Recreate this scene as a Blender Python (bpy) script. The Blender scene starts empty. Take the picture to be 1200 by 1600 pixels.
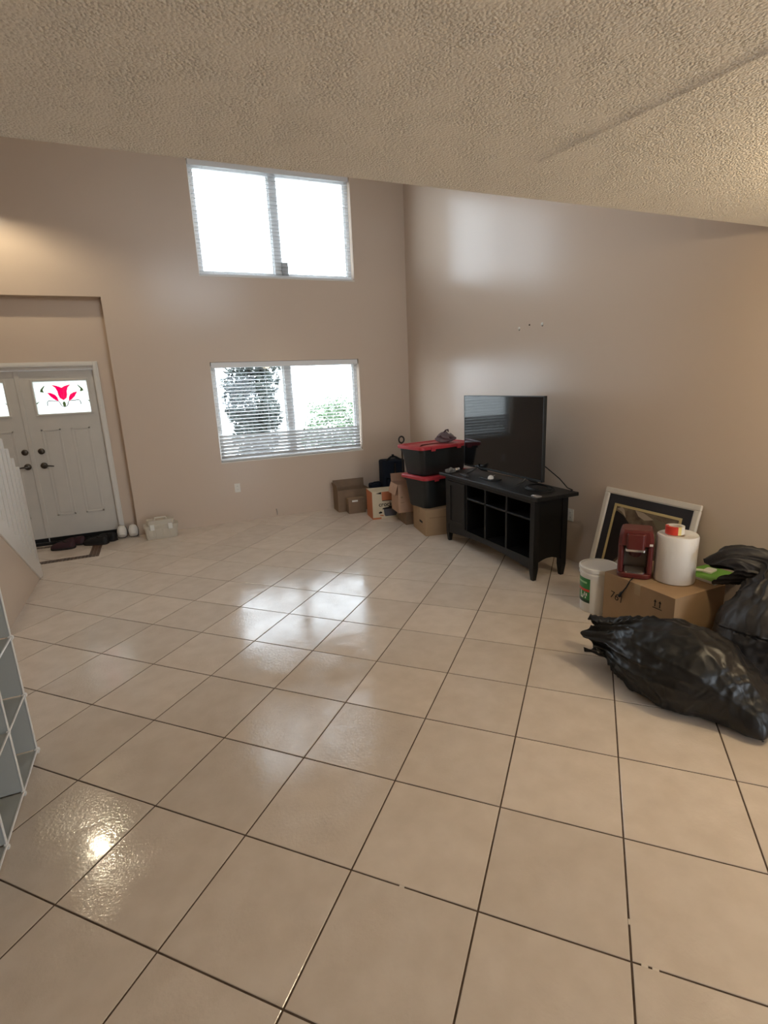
import bpy, bmesh, math, random
from mathutils import Vector, Matrix, noise
random.seed(7)
sc = bpy.context.scene
COL = sc.collection
PI = math.pi

# ------------------------------------------------------------------ camera, world, light, exposure
S = 0.457                                   # floor tile pitch
EYE = 3.7041 * S
F_PX, PITCH, ROLL, YAW = 813.257, 0.242275, -0.0437186, -0.381915 + PI / 4
cd = bpy.data.cameras.new('camera')
cam = bpy.data.objects.new('camera', cd); COL.objects.link(cam)
cd.sensor_fit = 'VERTICAL'; cd.sensor_height = 24.0
cd.lens = F_PX / 1600 * 24.0
cd.clip_start = 0.02
fw = Vector((0, math.cos(PITCH), -math.sin(PITCH))); rt = Vector((1, 0, 0)); up = rt.cross(fw)
c_, s_ = math.cos(ROLL), math.sin(ROLL)
rt, up = c_ * rt + s_ * up, -s_ * rt + c_ * up
zr = Matrix.Rotation(-YAW, 3, 'Z')
rt, up, fw = zr @ rt, zr @ up, zr @ fw
m3 = Matrix((rt, up, -fw)).transposed()
cam.matrix_world = Matrix.Translation((0, 0, EYE)) @ m3.to_4x4()
sc.camera = cam

world = bpy.data.worlds.new('sky'); sc.world = world; world.use_nodes = True
bg = world.node_tree.nodes['Background']
bg.inputs['Color'].default_value = (0.80, 0.90, 1.0, 1)
bg.inputs['Strength'].default_value = 10.0
sc.view_settings.view_transform = 'Standard'
sc.view_settings.look = 'None'
sc.view_settings.gamma = 1.0
sc.view_settings.use_curve_mapping = False
sc.view_settings.exposure = 0.12
sc.cycles.max_bounces = 8; sc.cycles.diffuse_bounces = 5; sc.cycles.glossy_bounces = 3; sc.cycles.transmission_bounces = 6; sc.cycles.transparent_max_bounces = 12
sc.cycles.use_adaptive_sampling = True; sc.cycles.adaptive_threshold = 0.02

def portal(loc, rot, sx, sy):
    l = bpy.data.lights.new('window_portal', 'AREA'); l.shape = 'RECTANGLE'; l.size = sx; l.size_y = sy
    l.cycles.is_portal = True
    o = bpy.data.objects.new('window_portal', l); COL.objects.link(o); o.location = loc; o.rotation_euler = rot
    return o
# room measures
XL, XR, YB, YF = -2.6, 3.42, 6.9, -3.6       # left wall, right wall, window wall, wall behind the viewer
ZLOW, YEDGE, ZHIGH = 2.44, 2.032, 4.95       # low ceiling, its edge, double-height ceiling
WX0, WX1 = 0.72, 2.665
UW0, UW1, LW0, LW1 = 3.02, 4.245, 0.795, 2.03
NX0, NX1, NZ, YD = -2.30, -0.355, 2.757, 7.04
GX0, GX1, GZ = 1.8, 3.2, 2.1                # unseen opening added behind the viewer to admit fill light
portal(((WX0 + WX1) / 2, 7.08, (UW0 + UW1) / 2), (-PI / 2, 0, 0), WX1 - WX0, UW1 - UW0)
portal(((WX0 + WX1) / 2, 7.08, (LW0 + LW1) / 2), (-PI / 2, 0, 0), WX1 - WX0, LW1 - LW0)
portal(((GX0 + GX1) / 2, YF - 0.18, GZ / 2), (PI / 2, 0, 0), GX1 - GX0, GZ)
SX0, SX1, SZ0, SZ1 = 0.3, 1.9, 3.2, 4.15      # unseen opening added high in the loft wall for extra skylight
portal(((SX0 + SX1) / 2, YEDGE - .14, (SZ0 + SZ1) / 2), (PI / 2, 0, 0), SX1 - SX0, SZ1 - SZ0)

# ------------------------------------------------------------------ materials
MATS = {}
def mat(name, col, rough=0.5, spec=0.5, metal=0.0, bump=None, vary=None, coat=0.0, trans=0.0, emit=None, sheen=0.0, rvary=None):
    if name in MATS: return MATS[name]
    m = bpy.data.materials.new(name); m.use_nodes = True
    nt = m.node_tree; b = nt.nodes['Principled BSDF']
    b.inputs['Base Color'].default_value = (*col, 1)
    b.inputs['Roughness'].default_value = rough
    b.inputs['Specular IOR Level'].default_value = spec
    b.inputs['Metallic'].default_value = metal
    b.inputs['Coat Weight'].default_value = coat
    b.inputs['Transmission Weight'].default_value = trans
    b.inputs['Sheen Weight'].default_value = sheen
    if emit:
        b.inputs['Emission Color'].default_value = (*emit[0], 1); b.inputs['Emission Strength'].default_value = emit[1]
    tc = None
    if bump or vary or rvary:
        tc = nt.nodes.new('ShaderNodeTexCoord')
    def nz(scale, detail=4, coord='Object', rough_=0.55):
        n = nt.nodes.new('ShaderNodeTexNoise'); n.inputs['Scale'].default_value = scale; n.inputs['Detail'].default_value = detail
        n.inputs['Roughness'].default_value = rough_
        nt.links.new(tc.outputs[coord], n.inputs['Vector']); return n
    if vary:                                   # (scale, second colour, contrast)
        n = nz(vary[0], 5); r = nt.nodes.new('ShaderNodeValToRGB')
        r.color_ramp.elements[0].position = 0.5 - vary[2]; r.color_ramp.elements[1].position = 0.5 + vary[2]
        r.color_ramp.elements[0].color = (*col, 1); r.color_ramp.elements[1].color = (*vary[1], 1)
        nt.links.new(n.outputs['Fac'], r.inputs['Fac']); nt.links.new(r.outputs['Color'], b.inputs['Base Color'])
    if rvary:                                  # (scale, rough low, rough high)
        n = nz(rvary[0], 4); r = nt.nodes.new('ShaderNodeMapRange')
        r.inputs['From Min'].default_value = 0.35; r.inputs['From Max'].default_value = 0.65
        r.inputs['To Min'].default_value = rvary[1]; r.inputs['To Max'].default_value = rvary[2]
        nt.links.new(n.outputs['Fac'], r.inputs['Value']); nt.links.new(r.outputs['Result'], b.inputs['Roughness'])
    if bump:                                   # (scale, distance, strength)
        n = nz(bump[0], 3); bp = nt.nodes.new('ShaderNodeBump')
        bp.inputs['Distance'].default_value = bump[1]; bp.inputs['Strength'].default_value = bump[2]
        nt.links.new(n.outputs['Fac'], bp.inputs['Height']); nt.links.new(bp.outputs['Normal'], b.inputs['Normal'])
    MATS[name] = m
    return m

WALL = mat('wall_paint', (0.62, 0.505, 0.405), 0.22, 0.20, bump=(260, 0.0006, 0.35))
def popcorn():
    m = mat('popcorn_ceiling', (0.88, 0.845, 0.775), 0.85, 0.2)
    nt = m.node_tree; b = nt.nodes['Principled BSDF']
    tc = nt.nodes.new('ShaderNodeTexCoord')
    v = nt.nodes.new('ShaderNodeTexVoronoi'); v.inputs['Scale'].default_value = 125; v.feature = 'F1'
    n = nt.nodes.new('ShaderNodeTexNoise'); n.inputs['Scale'].default_value = 150; n.inputs['Detail'].default_value = 3
    n2 = nt.nodes.new('ShaderNodeTexNoise'); n2.inputs['Scale'].default_value = 9; n2.inputs['Detail'].default_value = 3
    mx = nt.nodes.new('ShaderNodeMath'); mx.operation = 'MULTIPLY_ADD'; mx.inputs[1].default_value = -1.3
    ml = nt.nodes.new('ShaderNodeMath'); ml.operation = 'MULTIPLY'
    rr = nt.nodes.new('ShaderNodeMapRange'); rr.inputs['From Min'].default_value = 0.35; rr.inputs['From Max'].default_value = 0.65
    rr.inputs['To Min'].default_value = 0.35; rr.inputs['To Max'].default_value = 1.0
    bp = nt.nodes.new('ShaderNodeBump'); bp.inputs['Distance'].default_value = 0.005; bp.inputs['Strength'].default_value = 1.0
    for t in (v, n, n2): nt.links.new(tc.outputs['Object'], t.inputs['Vector'])
    nt.links.new(v.outputs['Distance'], mx.inputs[0]); nt.links.new(n.outputs['Fac'], mx.inputs[2])
    nt.links.new(n2.outputs['Fac'], rr.inputs['Value'])
    nt.links.new(mx.outputs[0], ml.inputs[0]); nt.links.new(rr.outputs['Result'], ml.inputs[1])
    nt.links.new(ml.outputs[0], bp.inputs['Height']); nt.links.new(bp.outputs['Normal'], b.inputs['Normal'])
    return m
CEIL = popcorn()
def tile_mat():
    m = mat('beige_tile', (0.60, 0.49, 0.38), 0.16, 0.5)
    nt = m.node_tree; b = nt.nodes['Principled BSDF']
    tc = nt.nodes.new('ShaderNodeTexCoord'); oi = nt.nodes.new('ShaderNodeObjectInfo')
    ad = nt.nodes.new('ShaderNodeVectorMath'); ad.operation = 'ADD'
    sc_ = nt.nodes.new('ShaderNodeVectorMath'); sc_.operation = 'SCALE'; sc_.inputs['Scale'].default_value = 13.0
    cmb = nt.nodes.new('ShaderNodeCombineXYZ')
    for k in range(3): nt.links.new(oi.outputs['Random'], cmb.inputs[k])
    nt.links.new(cmb.outputs[0], sc_.inputs[0]); nt.links.new(sc_.outputs[0], ad.inputs[1]); nt.links.new(tc.outputs['Object'], ad.inputs[0])
    def nz(scale, det):
        n = nt.nodes.new('ShaderNodeTexNoise'); n.inputs['Scale'].default_value = scale; n.inputs['Detail'].default_value = det
        nt.links.new(ad.outputs[0], n.inputs['Vector']); return n
    n1 = nz(9, 6); r = nt.nodes.new('ShaderNodeValToRGB')
    r.color_ramp.elements[0].position = 0.3; r.color_ramp.elements[1].position = 0.7
    r.color_ramp.elements[0].color = (0.65, 0.555, 0.46, 1); r.color_ramp.elements[1].color = (0.72, 0.625, 0.53, 1)
    nt.links.new(n1.outputs['Fac'], r.inputs['Fac'])
    hs = nt.nodes.new('ShaderNodeHueSaturation'); mr = nt.nodes.new('ShaderNodeMapRange')
    mr.inputs['To Min'].default_value = 0.95; mr.inputs['To Max'].default_value = 1.05
    nt.links.new(oi.outputs['Random'], mr.inputs['Value']); nt.links.new(mr.outputs['Result'], hs.inputs['Value'])
    nt.links.new(r.outputs['Color'], hs.inputs['Color']); nt.links.new(hs.outputs['Color'], b.inputs['Base Color'])
    n2 = nz(5, 3); mr2 = nt.nodes.new('ShaderNodeMapRange'); mr2.inputs['From Min'].default_value = 0.3; mr2.inputs['From Max'].default_value = 0.7
    mr2.inputs['To Min'].default_value = 0.06; mr2.inputs['To Max'].default_value = 0.15
    nt.links.new(n2.outputs['Fac'], mr2.inputs['Value']); nt.links.new(mr2.outputs['Result'], b.inputs['Roughness'])
    n3 = nz(75, 4); bp = nt.nodes.new('ShaderNodeBump'); bp.inputs['Distance'].default_value = 0.0012; bp.inputs['Strength'].default_value = 1.0
    n4 = nz(3.5, 3); mk = nt.nodes.new('ShaderNodeMapRange'); mk.inputs['From Min'].default_value = 0.42; mk.inputs['From Max'].default_value = 0.62
    mk.inputs['To Min'].default_value = 0.25; mk.inputs['To Max'].default_value = 1.0
    mm = nt.nodes.new('ShaderNodeMath'); mm.operation = 'MULTIPLY'
    nt.links.new(n4.outputs['Fac'], mk.inputs['Value']); nt.links.new(n3.outputs['Fac'], mm.inputs[0]); nt.links.new(mk.outputs['Result'], mm.inputs[1])
    nt.links.new(mm.outputs[0], bp.inputs['Height']); nt.links.new(bp.outputs['Normal'], b.inputs['Normal'])
    return m
TILE = tile_mat()
GROUT = mat('brown_grout', (0.085, 0.058, 0.042), 0.9, 0.2, vary=(30, (0.14, 0.10, 0.075), 0.2))
WHITE = mat('white_paint', (0.72, 0.69, 0.64), 0.35, 0.4)
DOORW = mat('door_white', (0.62, 0.58, 0.52), 0.4, 0.4, vary=(6, (0.56, 0.53, 0.48), 0.3))
VINYL = mat('white_vinyl', (0.78, 0.78, 0.78), 0.4, 0.4)
SLAT = mat('blind_slat', (0.55, 0.55, 0.55), 0.4, 0.3)
BLACKWOOD = mat('black_wood', (0.008, 0.0075, 0.007), 0.42, 0.3, bump=(80, 0.0004, 0.3))
BLACKP = mat('black_plastic', (0.012, 0.013, 0.013), 0.42, 0.4)
TOTE = mat('tote_black', (0.016, 0.018, 0.018), 0.45, 0.4, bump=(300, 0.0005, 0.4))
RED = mat('tote_lid_red', (0.42, 0.035, 0.045), 0.38, 0.45)
CARD = mat('cardboard', (0.38, 0.25, 0.145), 0.8, 0.2, vary=(14, (0.34, 0.225, 0.13), 0.3))
CARDD = mat('cardboard_dark', (0.26, 0.175, 0.115), 0.85, 0.2, vary=(14, (0.22, 0.15, 0.10), 0.3))
CARDP = mat('cardboard_pink', (0.46, 0.28, 0.185), 0.8, 0.2, vary=(14, (0.40, 0.25, 0.17), 0.3))
CARDE = mat('cardboard_edge', (0.30, 0.20, 0.12), 0.9, 0.1)
TAPE = mat('packing_tape', (0.42, 0.30, 0.18), 0.25, 0.5)
INK = mat('black_ink', (0.02, 0.017, 0.015), 0.7, 0.2)
CREAM = mat('cream_print', (0.62, 0.53, 0.38), 0.55, 0.3)
ORANGE = mat('orange_print', (0.50, 0.17, 0.075), 0.55, 0.3)
GREYM = mat('grey_print', (0.10, 0.09, 0.10), 0.4, 0.4)
BAG = mat('garbage_bag', (0.009, 0.009, 0.0095), 0.38, 0.45, bump=(38, 0.004, 0.2))
BAG2 = mat('garbage_bag_thin', (0.024, 0.022, 0.023), 0.48, 0.45, bump=(30, 0.004, 0.2))
METAL = mat('brushed_nickel', (0.35, 0.32, 0.29), 0.3, 0.5, 1.0)
DARKMETAL = mat('dark_bronze', (0.10, 0.085, 0.07), 0.4, 0.5, 0.9)
CHROME = mat('silver_trim', (0.70, 0.68, 0.66), 0.25, 0.5, 0.9)
MAROON = mat('dark_red_plastic', (0.115, 0.018, 0.016), 0.32, 0.5)
MAROOND = mat('deep_red_plastic', (0.05, 0.010, 0.010), 0.35, 0.5)
GREYP = mat('warm_grey_plastic', (0.30, 0.26, 0.22), 0.3, 0.5)
BUCKET = mat('white_bucket', (0.74, 0.72, 0.68), 0.4, 0.45)
GREEN = mat('green_label', (0.03, 0.20, 0.05), 0.4, 0.4)
LGREEN = mat('light_green_print', (0.30, 0.55, 0.25), 0.4, 0.4)
DGREEN = mat('dark_green_print', (0.012, 0.045, 0.018), 0.4, 0.4)
REDP = mat('red_print', (0.62, 0.05, 0.03), 0.4, 0.4)
YELLOWP = mat('yellow_print', (0.75, 0.62, 0.25), 0.4, 0.4)
WHITEP = mat('white_print', (0.78, 0.76, 0.70), 0.45, 0.4)
GREENB = mat('green_board', (0.16, 0.38, 0.055), 0.45, 0.4)
BUBBLE = mat('bubble_wrap', (0.80, 0.78, 0.76), 0.32, 0.5, bump=(160, 0.003, 0.5))
NAVY = mat('navy_fabric', (0.012, 0.017, 0.028), 0.85, 0.2, bump=(500, 0.0006, 0.5))
NAVYMAT = mat('charcoal_mat', (0.035, 0.033, 0.038), 0.7, 0.2)
GOLD = mat('gold_fillet', (0.58, 0.46, 0.22), 0.4, 0.5, 0.2)
FRAMEW = mat('ivory_frame', (0.66, 0.61, 0.54), 0.45, 0.4, bump=(90, 0.002, 0.4))
SHOEW = mat('white_shoe', (0.70, 0.67, 0.62), 0.6, 0.3)
SOLE = mat('dark_sole', (0.03, 0.025, 0.022), 0.8, 0.2)
SHOEB = mat('black_shoe', (0.012, 0.011, 0.011), 0.6, 0.3)
SHOEM = mat('maroon_shoe', (0.045, 0.018, 0.022), 0.6, 0.3)
RUBBER = mat('black_rubber', (0.008, 0.008, 0.008), 0.6, 0.3)
CLEARW = mat('milky_plastic', (0.74, 0.67, 0.55), 0.3, 0.5, trans=0.25)
GREYITEM = mat('grey_gadget', (0.22, 0.21, 0.20), 0.4, 0.5)
MOSAIC = mat('mosaic_brown', (0.075, 0.035, 0.022), 0.35, 0.4, vary=(55, (0.16, 0.09, 0.05), 0.08))
MOSAICD = mat('mosaic_dark', (0.035, 0.02, 0.014), 0.35, 0.4, vary=(70, (0.12, 0.07, 0.04), 0.08))
BROWNT = mat('dark_brown_trim', (0.018, 0.013, 0.010), 0.4, 0.4)
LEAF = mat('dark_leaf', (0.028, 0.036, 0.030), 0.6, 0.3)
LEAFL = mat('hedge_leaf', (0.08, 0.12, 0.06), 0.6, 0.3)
BARK = mat('bark', (0.05, 0.045, 0.04), 0.9, 0.1, bump=(20, 0.02, 0.6))
GROUND = mat('pale_concrete', (0.42, 0.41, 0.39), 0.9, 0.2, vary=(1.5, (0.36, 0.36, 0.33), 0.3))
CUBEP = mat('frosted_panel', (0.43, 0.445, 0.43), 0.35, 0.4)
CUBEF = mat('cube_frame_white', (0.80, 0.79, 0.77), 0.35, 0.45)
PINKG = mat('magenta_glass', (0.75, 0.01, 0.10), 0.3, 0.4)
GREENG = mat('leaf_glass', (0.35, 0.42, 0.25), 0.4, 0.4)
LEADG = mat('lead_came', (0.05, 0.05, 0.04), 0.5, 0.4)
def two_shader(name, kind, col, fac, gl=0.03):
    m = bpy.data.materials.new(name); m.use_nodes = True; nt = m.node_tree
    nt.nodes.remove(nt.nodes['Principled BSDF']); out = nt.nodes['Material Output']
    a = nt.nodes.new({'transp': 'ShaderNodeBsdfTransparent', 'transl': 'ShaderNodeBsdfTranslucent'}[kind]); a.inputs['Color'].default_value = (*col, 1)
    g = nt.nodes.new('ShaderNodeBsdfGlossy' if kind == 'transp' else 'ShaderNodeBsdfDiffuse')
    if kind == 'transp': g.inputs['Roughness'].default_value = gl
    else: g.inputs['Color'].default_value = (*col, 1)
    mx = nt.nodes.new('ShaderNodeMixShader'); mx.inputs[0].default_value = fac
    nt.links.new(a.outputs[0], mx.inputs[1]); nt.links.new(g.outputs[0], mx.inputs[2]); nt.links.new(mx.outputs[0], out.inputs['Surface'])
    return m
GLASS = two_shader('window_glass', 'transp', (0.97, 0.98, 0.98), 0.012)
FROST = two_shader('frosted_glass', 'transl', (0.62, 0.63, 0.60), 0.15)
PINKG = two_shader('magenta_stained_glass', 'transp', (0.93, 0.02, 0.24), 0.03)
GREENG = two_shader('pale_green_stained_glass', 'transp', (0.20, 0.24, 0.13), 0.03)
def screen_mat():
    m = mat('tv_screen', (0.006, 0.006, 0.007), 0.06, 0.42)
    return m
SCREEN = screen_mat()
BULB = mat('lit_bulb', (1, 0.9, 0.7), 0.5, emit=((1.0, 0.72, 0.38), 25.0))

# ------------------------------------------------------------------ mesh helpers
class MB:
    def __init__(s, off=(0, 0, 0)):
        s.bm = bmesh.new(); s.o = Vector(off)
    def v(s, p): return s.bm.verts.new(Vector(p) - s.o)
    def face(s, vs):
        try: return s.bm.faces.new(vs)
        except ValueError: return None
    def box(s, x0, x1, y0, y1, z0, z1, M=None):
        P = [Vector((x, y, z)) for z in (z0, z1) for x, y in ((x0, y0), (x1, y0), (x1, y1), (x0, y1))]
        if M is not None: P = [M @ p for p in P]
        V = [s.v(p) for p in P]
        for f in ((3, 2, 1, 0), (4, 5, 6, 7), (0, 1, 5, 4), (1, 2, 6, 5), (2, 3, 7, 6), (3, 0, 4, 7)): s.face([V[i] for i in f])
        return s
    def prism(s, poly, f0, f1):                     # poly of 2D points, f0/f1 map (u,v)->3D
        A = [s.v(f0(*p)) for p in poly]; B = [s.v(f1(*p)) for p in poly]; n = len(poly)
        s.face(A[::-1]); s.face(B)
        for i in range(n): s.face([A[i], A[(i + 1) % n], B[(i + 1) % n], B[i]])
        return s
    def rings(s, R, closed=True, cap=True):         # list of rings of 3D points
        V = [[s.v(p) for p in r] for r in R]; n = len(R[0])
        for a, b in zip(V, V[1:]):
            for i in range(n if closed else n - 1): s.face([a[i], a[(i + 1) % n], b[(i + 1) % n], b[i]])
        if cap and closed: s.face(V[0][::-1]); s.face(V[-1])
        return s
    def lathe(s, prof, c=(0, 0), n=24, cap=True):   # prof: (r,z)
        return s.rings([[(c[0] + r * math.cos(2 * PI * i / n), c[1] + r * math.sin(2 * PI * i / n), z) for i in range(n)] for r, z in prof], True, cap)
    def tube(s, pts, r, n=8, cap=True):
        pts = [Vector(p) for p in pts]; R = []
        up_ = Vector((0, 0, 1))
        for i, p in enumerate(pts):
            t = (pts[min(i + 1, len(pts) - 1)] - pts[max(i - 1, 0)]).normalized()
            a = t.cross(up_)
            if a.length < 1e-3: a = t.cross(Vector((1, 0, 0)))
            a.normalize(); b = t.cross(a).normalized()
            rr = r[i] if isinstance(r, (list, tuple)) else r
            R.append([p + rr * (math.cos(2 * PI * k / n) * a + math.sin(2 * PI * k / n) * b) for k in range(n)])
        return s.rings(R, True, cap)
    def rbox(s, x0, x1, y0, y1, z0, z1, r, n=4, M=None, taper=1.0):   # rounded-in-plan box (tapered towards the bottom)
        def ring(z, k):
            cx, cy = (x0 + x1) / 2, (y0 + y1) / 2; P = []
            for qx, qy, a0 in ((x1 - r, y1 - r, 0), (x0 + r, y1 - r, PI / 2), (x0 + r, y0 + r, PI), (x1 - r, y0 + r, 1.5 * PI)):
                for i in range(n + 1):
                    a = a0 + i * PI / 2 / n
                    p = Vector((cx + (qx + r * math.cos(a) - cx) * k, cy + (qy + r * math.sin(a) - cy) * k, z))
                    P.append(M @ p if M is not None else p)
            return P
        return s.rings([ring(z0, taper), ring(z1, 1.0)])
    def build(s, name, m, parent=None, smooth=False, bevel=0.0, recalc=True):
        if recalc: bmesh.ops.recalc_face_normals(s.bm, faces=s.bm.faces)
        me = bpy.data.meshes.new(name); s.bm.to_mesh(me); s.bm.free()
        me.materials.append(m)
        o = bpy.data.objects.new(name, me); COL.objects.link(o)
        if smooth:
            for p in me.polygons: p.use_smooth = True
            if smooth != 'all':
                me.set_sharp_from_angle(angle=math.radians(smooth if not isinstance(smooth, bool) else 40))
        if parent is not None: o.parent = parent
        else: o.location = s.o
        if bevel:
            b = o.modifiers.new('bevel', 'BEVEL'); b.width = bevel; b.segments = 2; b.limit_method = 'ANGLE'; b.angle_limit = math.radians(50)
        return o
def tag(o, label, cat, group=None):
    o['label'] = label; o['category'] = cat
    if group: o['group'] = group
    return o
def struct(o, label=None, cat=None):
    o['kind'] = 'structure'
    if label: o['label'] = label
    if cat: o['category'] = cat
    return o
def thing(name, label, cat, loc=(0, 0, 0), rotz=0.0, group=None):
    o = bpy.data.objects.new(name, None); COL.objects.link(o); o.empty_display_size = 0.05
    o.location = loc; o.rotation_euler = (0, 0, rotz)
    return tag(o, label, cat, group)
def inst(src, name, parent, loc=None, rot=None):
    c = src.copy(); c.name = name; COL.objects.link(c); c.parent = parent
    if loc is not None: c.location = loc
    if rot is not None: c.rotation_euler = rot
    return c
def text(body, size, name, m, parent, M, extrude=0.0004, bold=0.0):
    cu = bpy.data.curves.new('t', 'FONT'); cu.body = body; cu.size = size; cu.extrude = extrude; cu.offset = bold; cu.resolution_u = 3
    cu.align_x = 'CENTER'; cu.align_y = 'CENTER'
    o = bpy.data.objects.new('t', cu); COL.objects.link(o)
    me = bpy.data.meshes.new_from_object(o)
    bpy.data.objects.remove(o); bpy.data.curves.remove(cu)
    me.transform(M); me.materials.clear(); me.materials.append(m)
    t = bpy.data.objects.new(name, me); COL.objects.link(t); t.parent = parent
    return t

# ------------------------------------------------------------------ structure: walls with openings
def holed_wall(name, u0, u1, z0, z1, holes, f, label):
    us = sorted({u0, u1, *[h[0] for h in holes], *[h[1] for h in holes]}); zs = sorted({z0, z1, *[h[2] for h in holes], *[h[3] for h in holes]})
    us = [u for u in us if u0 <= u <= u1]; zs = [z for z in zs if z0 <= z <= z1]
    nu, nzz = len(us) - 1, len(zs) - 1
    def solid(i, j):
        if not (0 <= i < nu and 0 <= j < nzz): return False
        cu_, cz = (us[i] + us[i + 1]) / 2, (zs[j] + zs[j + 1]) / 2
        return not any(h[0] < cu_ < h[1] and h[2] < cz < h[3] for h in holes)
    mb = MB(); V = {}
    def vt(i, j, k):
        if (i, j, k) not in V: V[i, j, k] = mb.v(f(us[i], k, zs[j]))
        return V[i, j, k]
    for i in range(nu):
        for j in range(nzz):
            if not solid(i, j): continue
            for k in (0, 1): mb.face([vt(i, j, k), vt(i + 1, j, k), vt(i + 1, j + 1, k), vt(i, j + 1, k)])
            for di, dj, e in ((-1, 0, ((i, j), (i, j + 1))), (1, 0, ((i + 1, j), (i + 1, j + 1))), (0, -1, ((i, j), (i + 1, j))), (0, 1, ((i, j + 1), (i + 1, j + 1)))):
                if not solid(i + di, j + dj):
                    (a, b), (c, d) = e
                    mb.face([vt(a, b, 0), vt(c, d, 0), vt(c, d, 1), vt(a, b, 1)])
    return struct(mb.build(name, WALL), label, 'wall')
holed_wall('wall_back', XL - .15, XR + .15, -.003, ZHIGH, [(WX0, WX1, UW0, UW1), (WX0, WX1, LW0, LW1), (NX0, NX1, -.003, NZ)],
           lambda u, k, z: (u, YB + .14 * k, z), 'tan painted window wall with two windows and the door niche')
DX0, DX1, DZ = -2.085, -0.565, 2.025          # door opening
holed_wall('wall_entry', NX0 - .1, NX1 + .1, -.003, NZ + .1, [(DX0, DX1, -.003, DZ)], lambda u, k, z: (u, YD + .12 * k, z), 'tan wall of the recessed niche around the double door')
struct(MB().box(XR, XR + .15, YF, YB, -.08, ZHIGH).build('wall_right', WALL), 'tan glossy wall behind the television', 'wall')
struct(MB().box(XL - .15, XL, YF, YB, -.08, ZHIGH).build('wall_left', WALL), 'tan wall beyond the staircase', 'wall')
holed_wall('wall_front', XL - .15, XR + .15, -.08, ZLOW, [(GX0, GX1, 0, GZ)], lambda u, k, z: (u, YF - .15 * k, z), 'tan wall behind the viewer with an opening added to let in fill light')
holed_wall('wall_loft', XL, XR, ZLOW + .02, ZHIGH, [(SX0, SX1, SZ0, SZ1)], lambda u, k, z: (u, YEDGE - .12 * k, z), 'tan wall of the upper landing above the edge of the low ceiling')  # the hole is an added opening that brightens the tall part
ceil = struct(MB().box(XL, XR, YF, YEDGE, ZLOW, ZLOW + .02).build('ceiling', CEIL), 'low popcorn textured ceiling over the near part of the room', 'ceiling')
struct(MB().box(XL, XR, YEDGE, YB, ZHIGH, ZHIGH + .05).build('ceiling_upper', CEIL), 'high ceiling over the window end of the room', 'ceiling')
# drywall seam in the low ceiling
a, b = Vector((1.385, 1.70, ZLOW)), Vector((1.515, .85, ZLOW)); d = (b - a).normalized(); n = Vector((-d.y, d.x, 0))
mb = MB(); prof = [(-.045, 0), (-.015, -.002), (.0, -.006), (.008, -.0005), (.012, 0), (.012, .004), (-.045, .004)]
mb.rings([[p + n * u + Vector((0, 0, w)) for u, w in prof] for p in (a, b)])
mb.build('ceiling_seam', CEIL, ceil)

# ------------------------------------------------------------------ floor with single tiles
floor = struct(MB().box(XL, XR, YF, YD + .12, -.08, -.003).build('floor', GROUT), 'beige ceramic tiles laid diagonally with dark grout', 'floor')
GO = Vector((-0.859, 1.458)); q = math.sqrt(.5); dk, da = Vector((q, -q)), Vector((q, q))
HT = S / 2 - .0032
def tile_mesh(poly, name='tile'):
    mb = MB(); n = len(poly); c = sum((Vector(p) for p in poly), Vector((0, 0))) / n
    def ins(p, d): v = Vector(p) - c; return c + v * (1 - d / max(v.length, .02))
    lo = [mb.v((*p, -.006)) for p in poly]; mi = [mb.v((*p, -.0012)) for p in poly]; hi = [mb.v((*ins(p, .0025), 0)) for p in poly]
    mb.face(hi)
    for A, B in ((lo, mi), (mi, hi)):
        for i in range(n): mb.face([A[i], A[(i + 1) % n], B[(i + 1) % n], B[i]])
    bmesh.ops.recalc_face_normals(mb.bm, faces=mb.bm.faces)
    me = bpy.data.meshes.new(name); mb.bm.to_mesh(me); mb.bm.free(); me.materials.append(TILE); return me
SQ = [HT * (-dk - da), HT * (dk - da), HT * (dk + da), HT * (-dk + da)]
full = tile_mesh(SQ)
def clip(poly, ax, lim, sgn):
    out = []
    for i in range(len(poly)):
        p, r_ = poly[i], poly[(i + 1) % len(poly)]
        fp, fr = sgn * (lim - p[ax]), sgn * (lim - r_[ax])
        if fp >= 0: out.append(p)
        if fp * fr < 0: t = fp / (fp - fr); out.append(p + (r_ - p) * t)
    return out
def area(P): return abs(sum(P[i].x * P[(i + 1) % len(P)].y - P[(i + 1) % len(P)].x * P[i].y for i in range(len(P)))) / 2
for i in range(-16, 22):
    for k in range(-18, 22):
        c = GO + dk * S * (k + .5) + da * S * (i + .5)
        if not (XL - .4 < c.x < XR + .4 and YF - .4 < c.y < YD + .45): continue
        if c.x < -1.6 and c.y < 5.3: continue
        P = [c + v for v in SQ]; Q = P
        for ax, lim, sg in ((0, XR, 1), (0, XL, -1), (1, YD - .005, 1), (1, YF, -1)):
            if Q: Q = clip(Q, ax, lim, sg)
        if len(Q) < 3 or area(Q) < .004: continue
        me = full if Q == P else tile_mesh([v - c for v in Q])
        o = bpy.data.objects.new('tile', me); COL.objects.link(o); o.parent = floor
        o.location = (c.x, c.y, 0)
        if me is full: o.rotation_euler = (random.uniform(-.0012, .0012), random.uniform(-.0012, .0012), 0)
# pale chips stuck in the grout joints
CHIPS = ((.5695, 1.3215, -PI / 4), (1.1045, .7865, -PI / 4), (1.125, .766, -PI / 4), (1.170, .8985, PI / 4))
for cx, cy, rz in CHIPS:
    M = Matrix.Translation((cx, cy, 0)) @ Matrix.Rotation(rz, 4, 'Z')
    MB().box(-.009, .009, -.0045, .0045, -.003, -.0002, M).build('grout_chip', mat('pale_chip', (.70, .62, .52), .6), floor)
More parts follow.
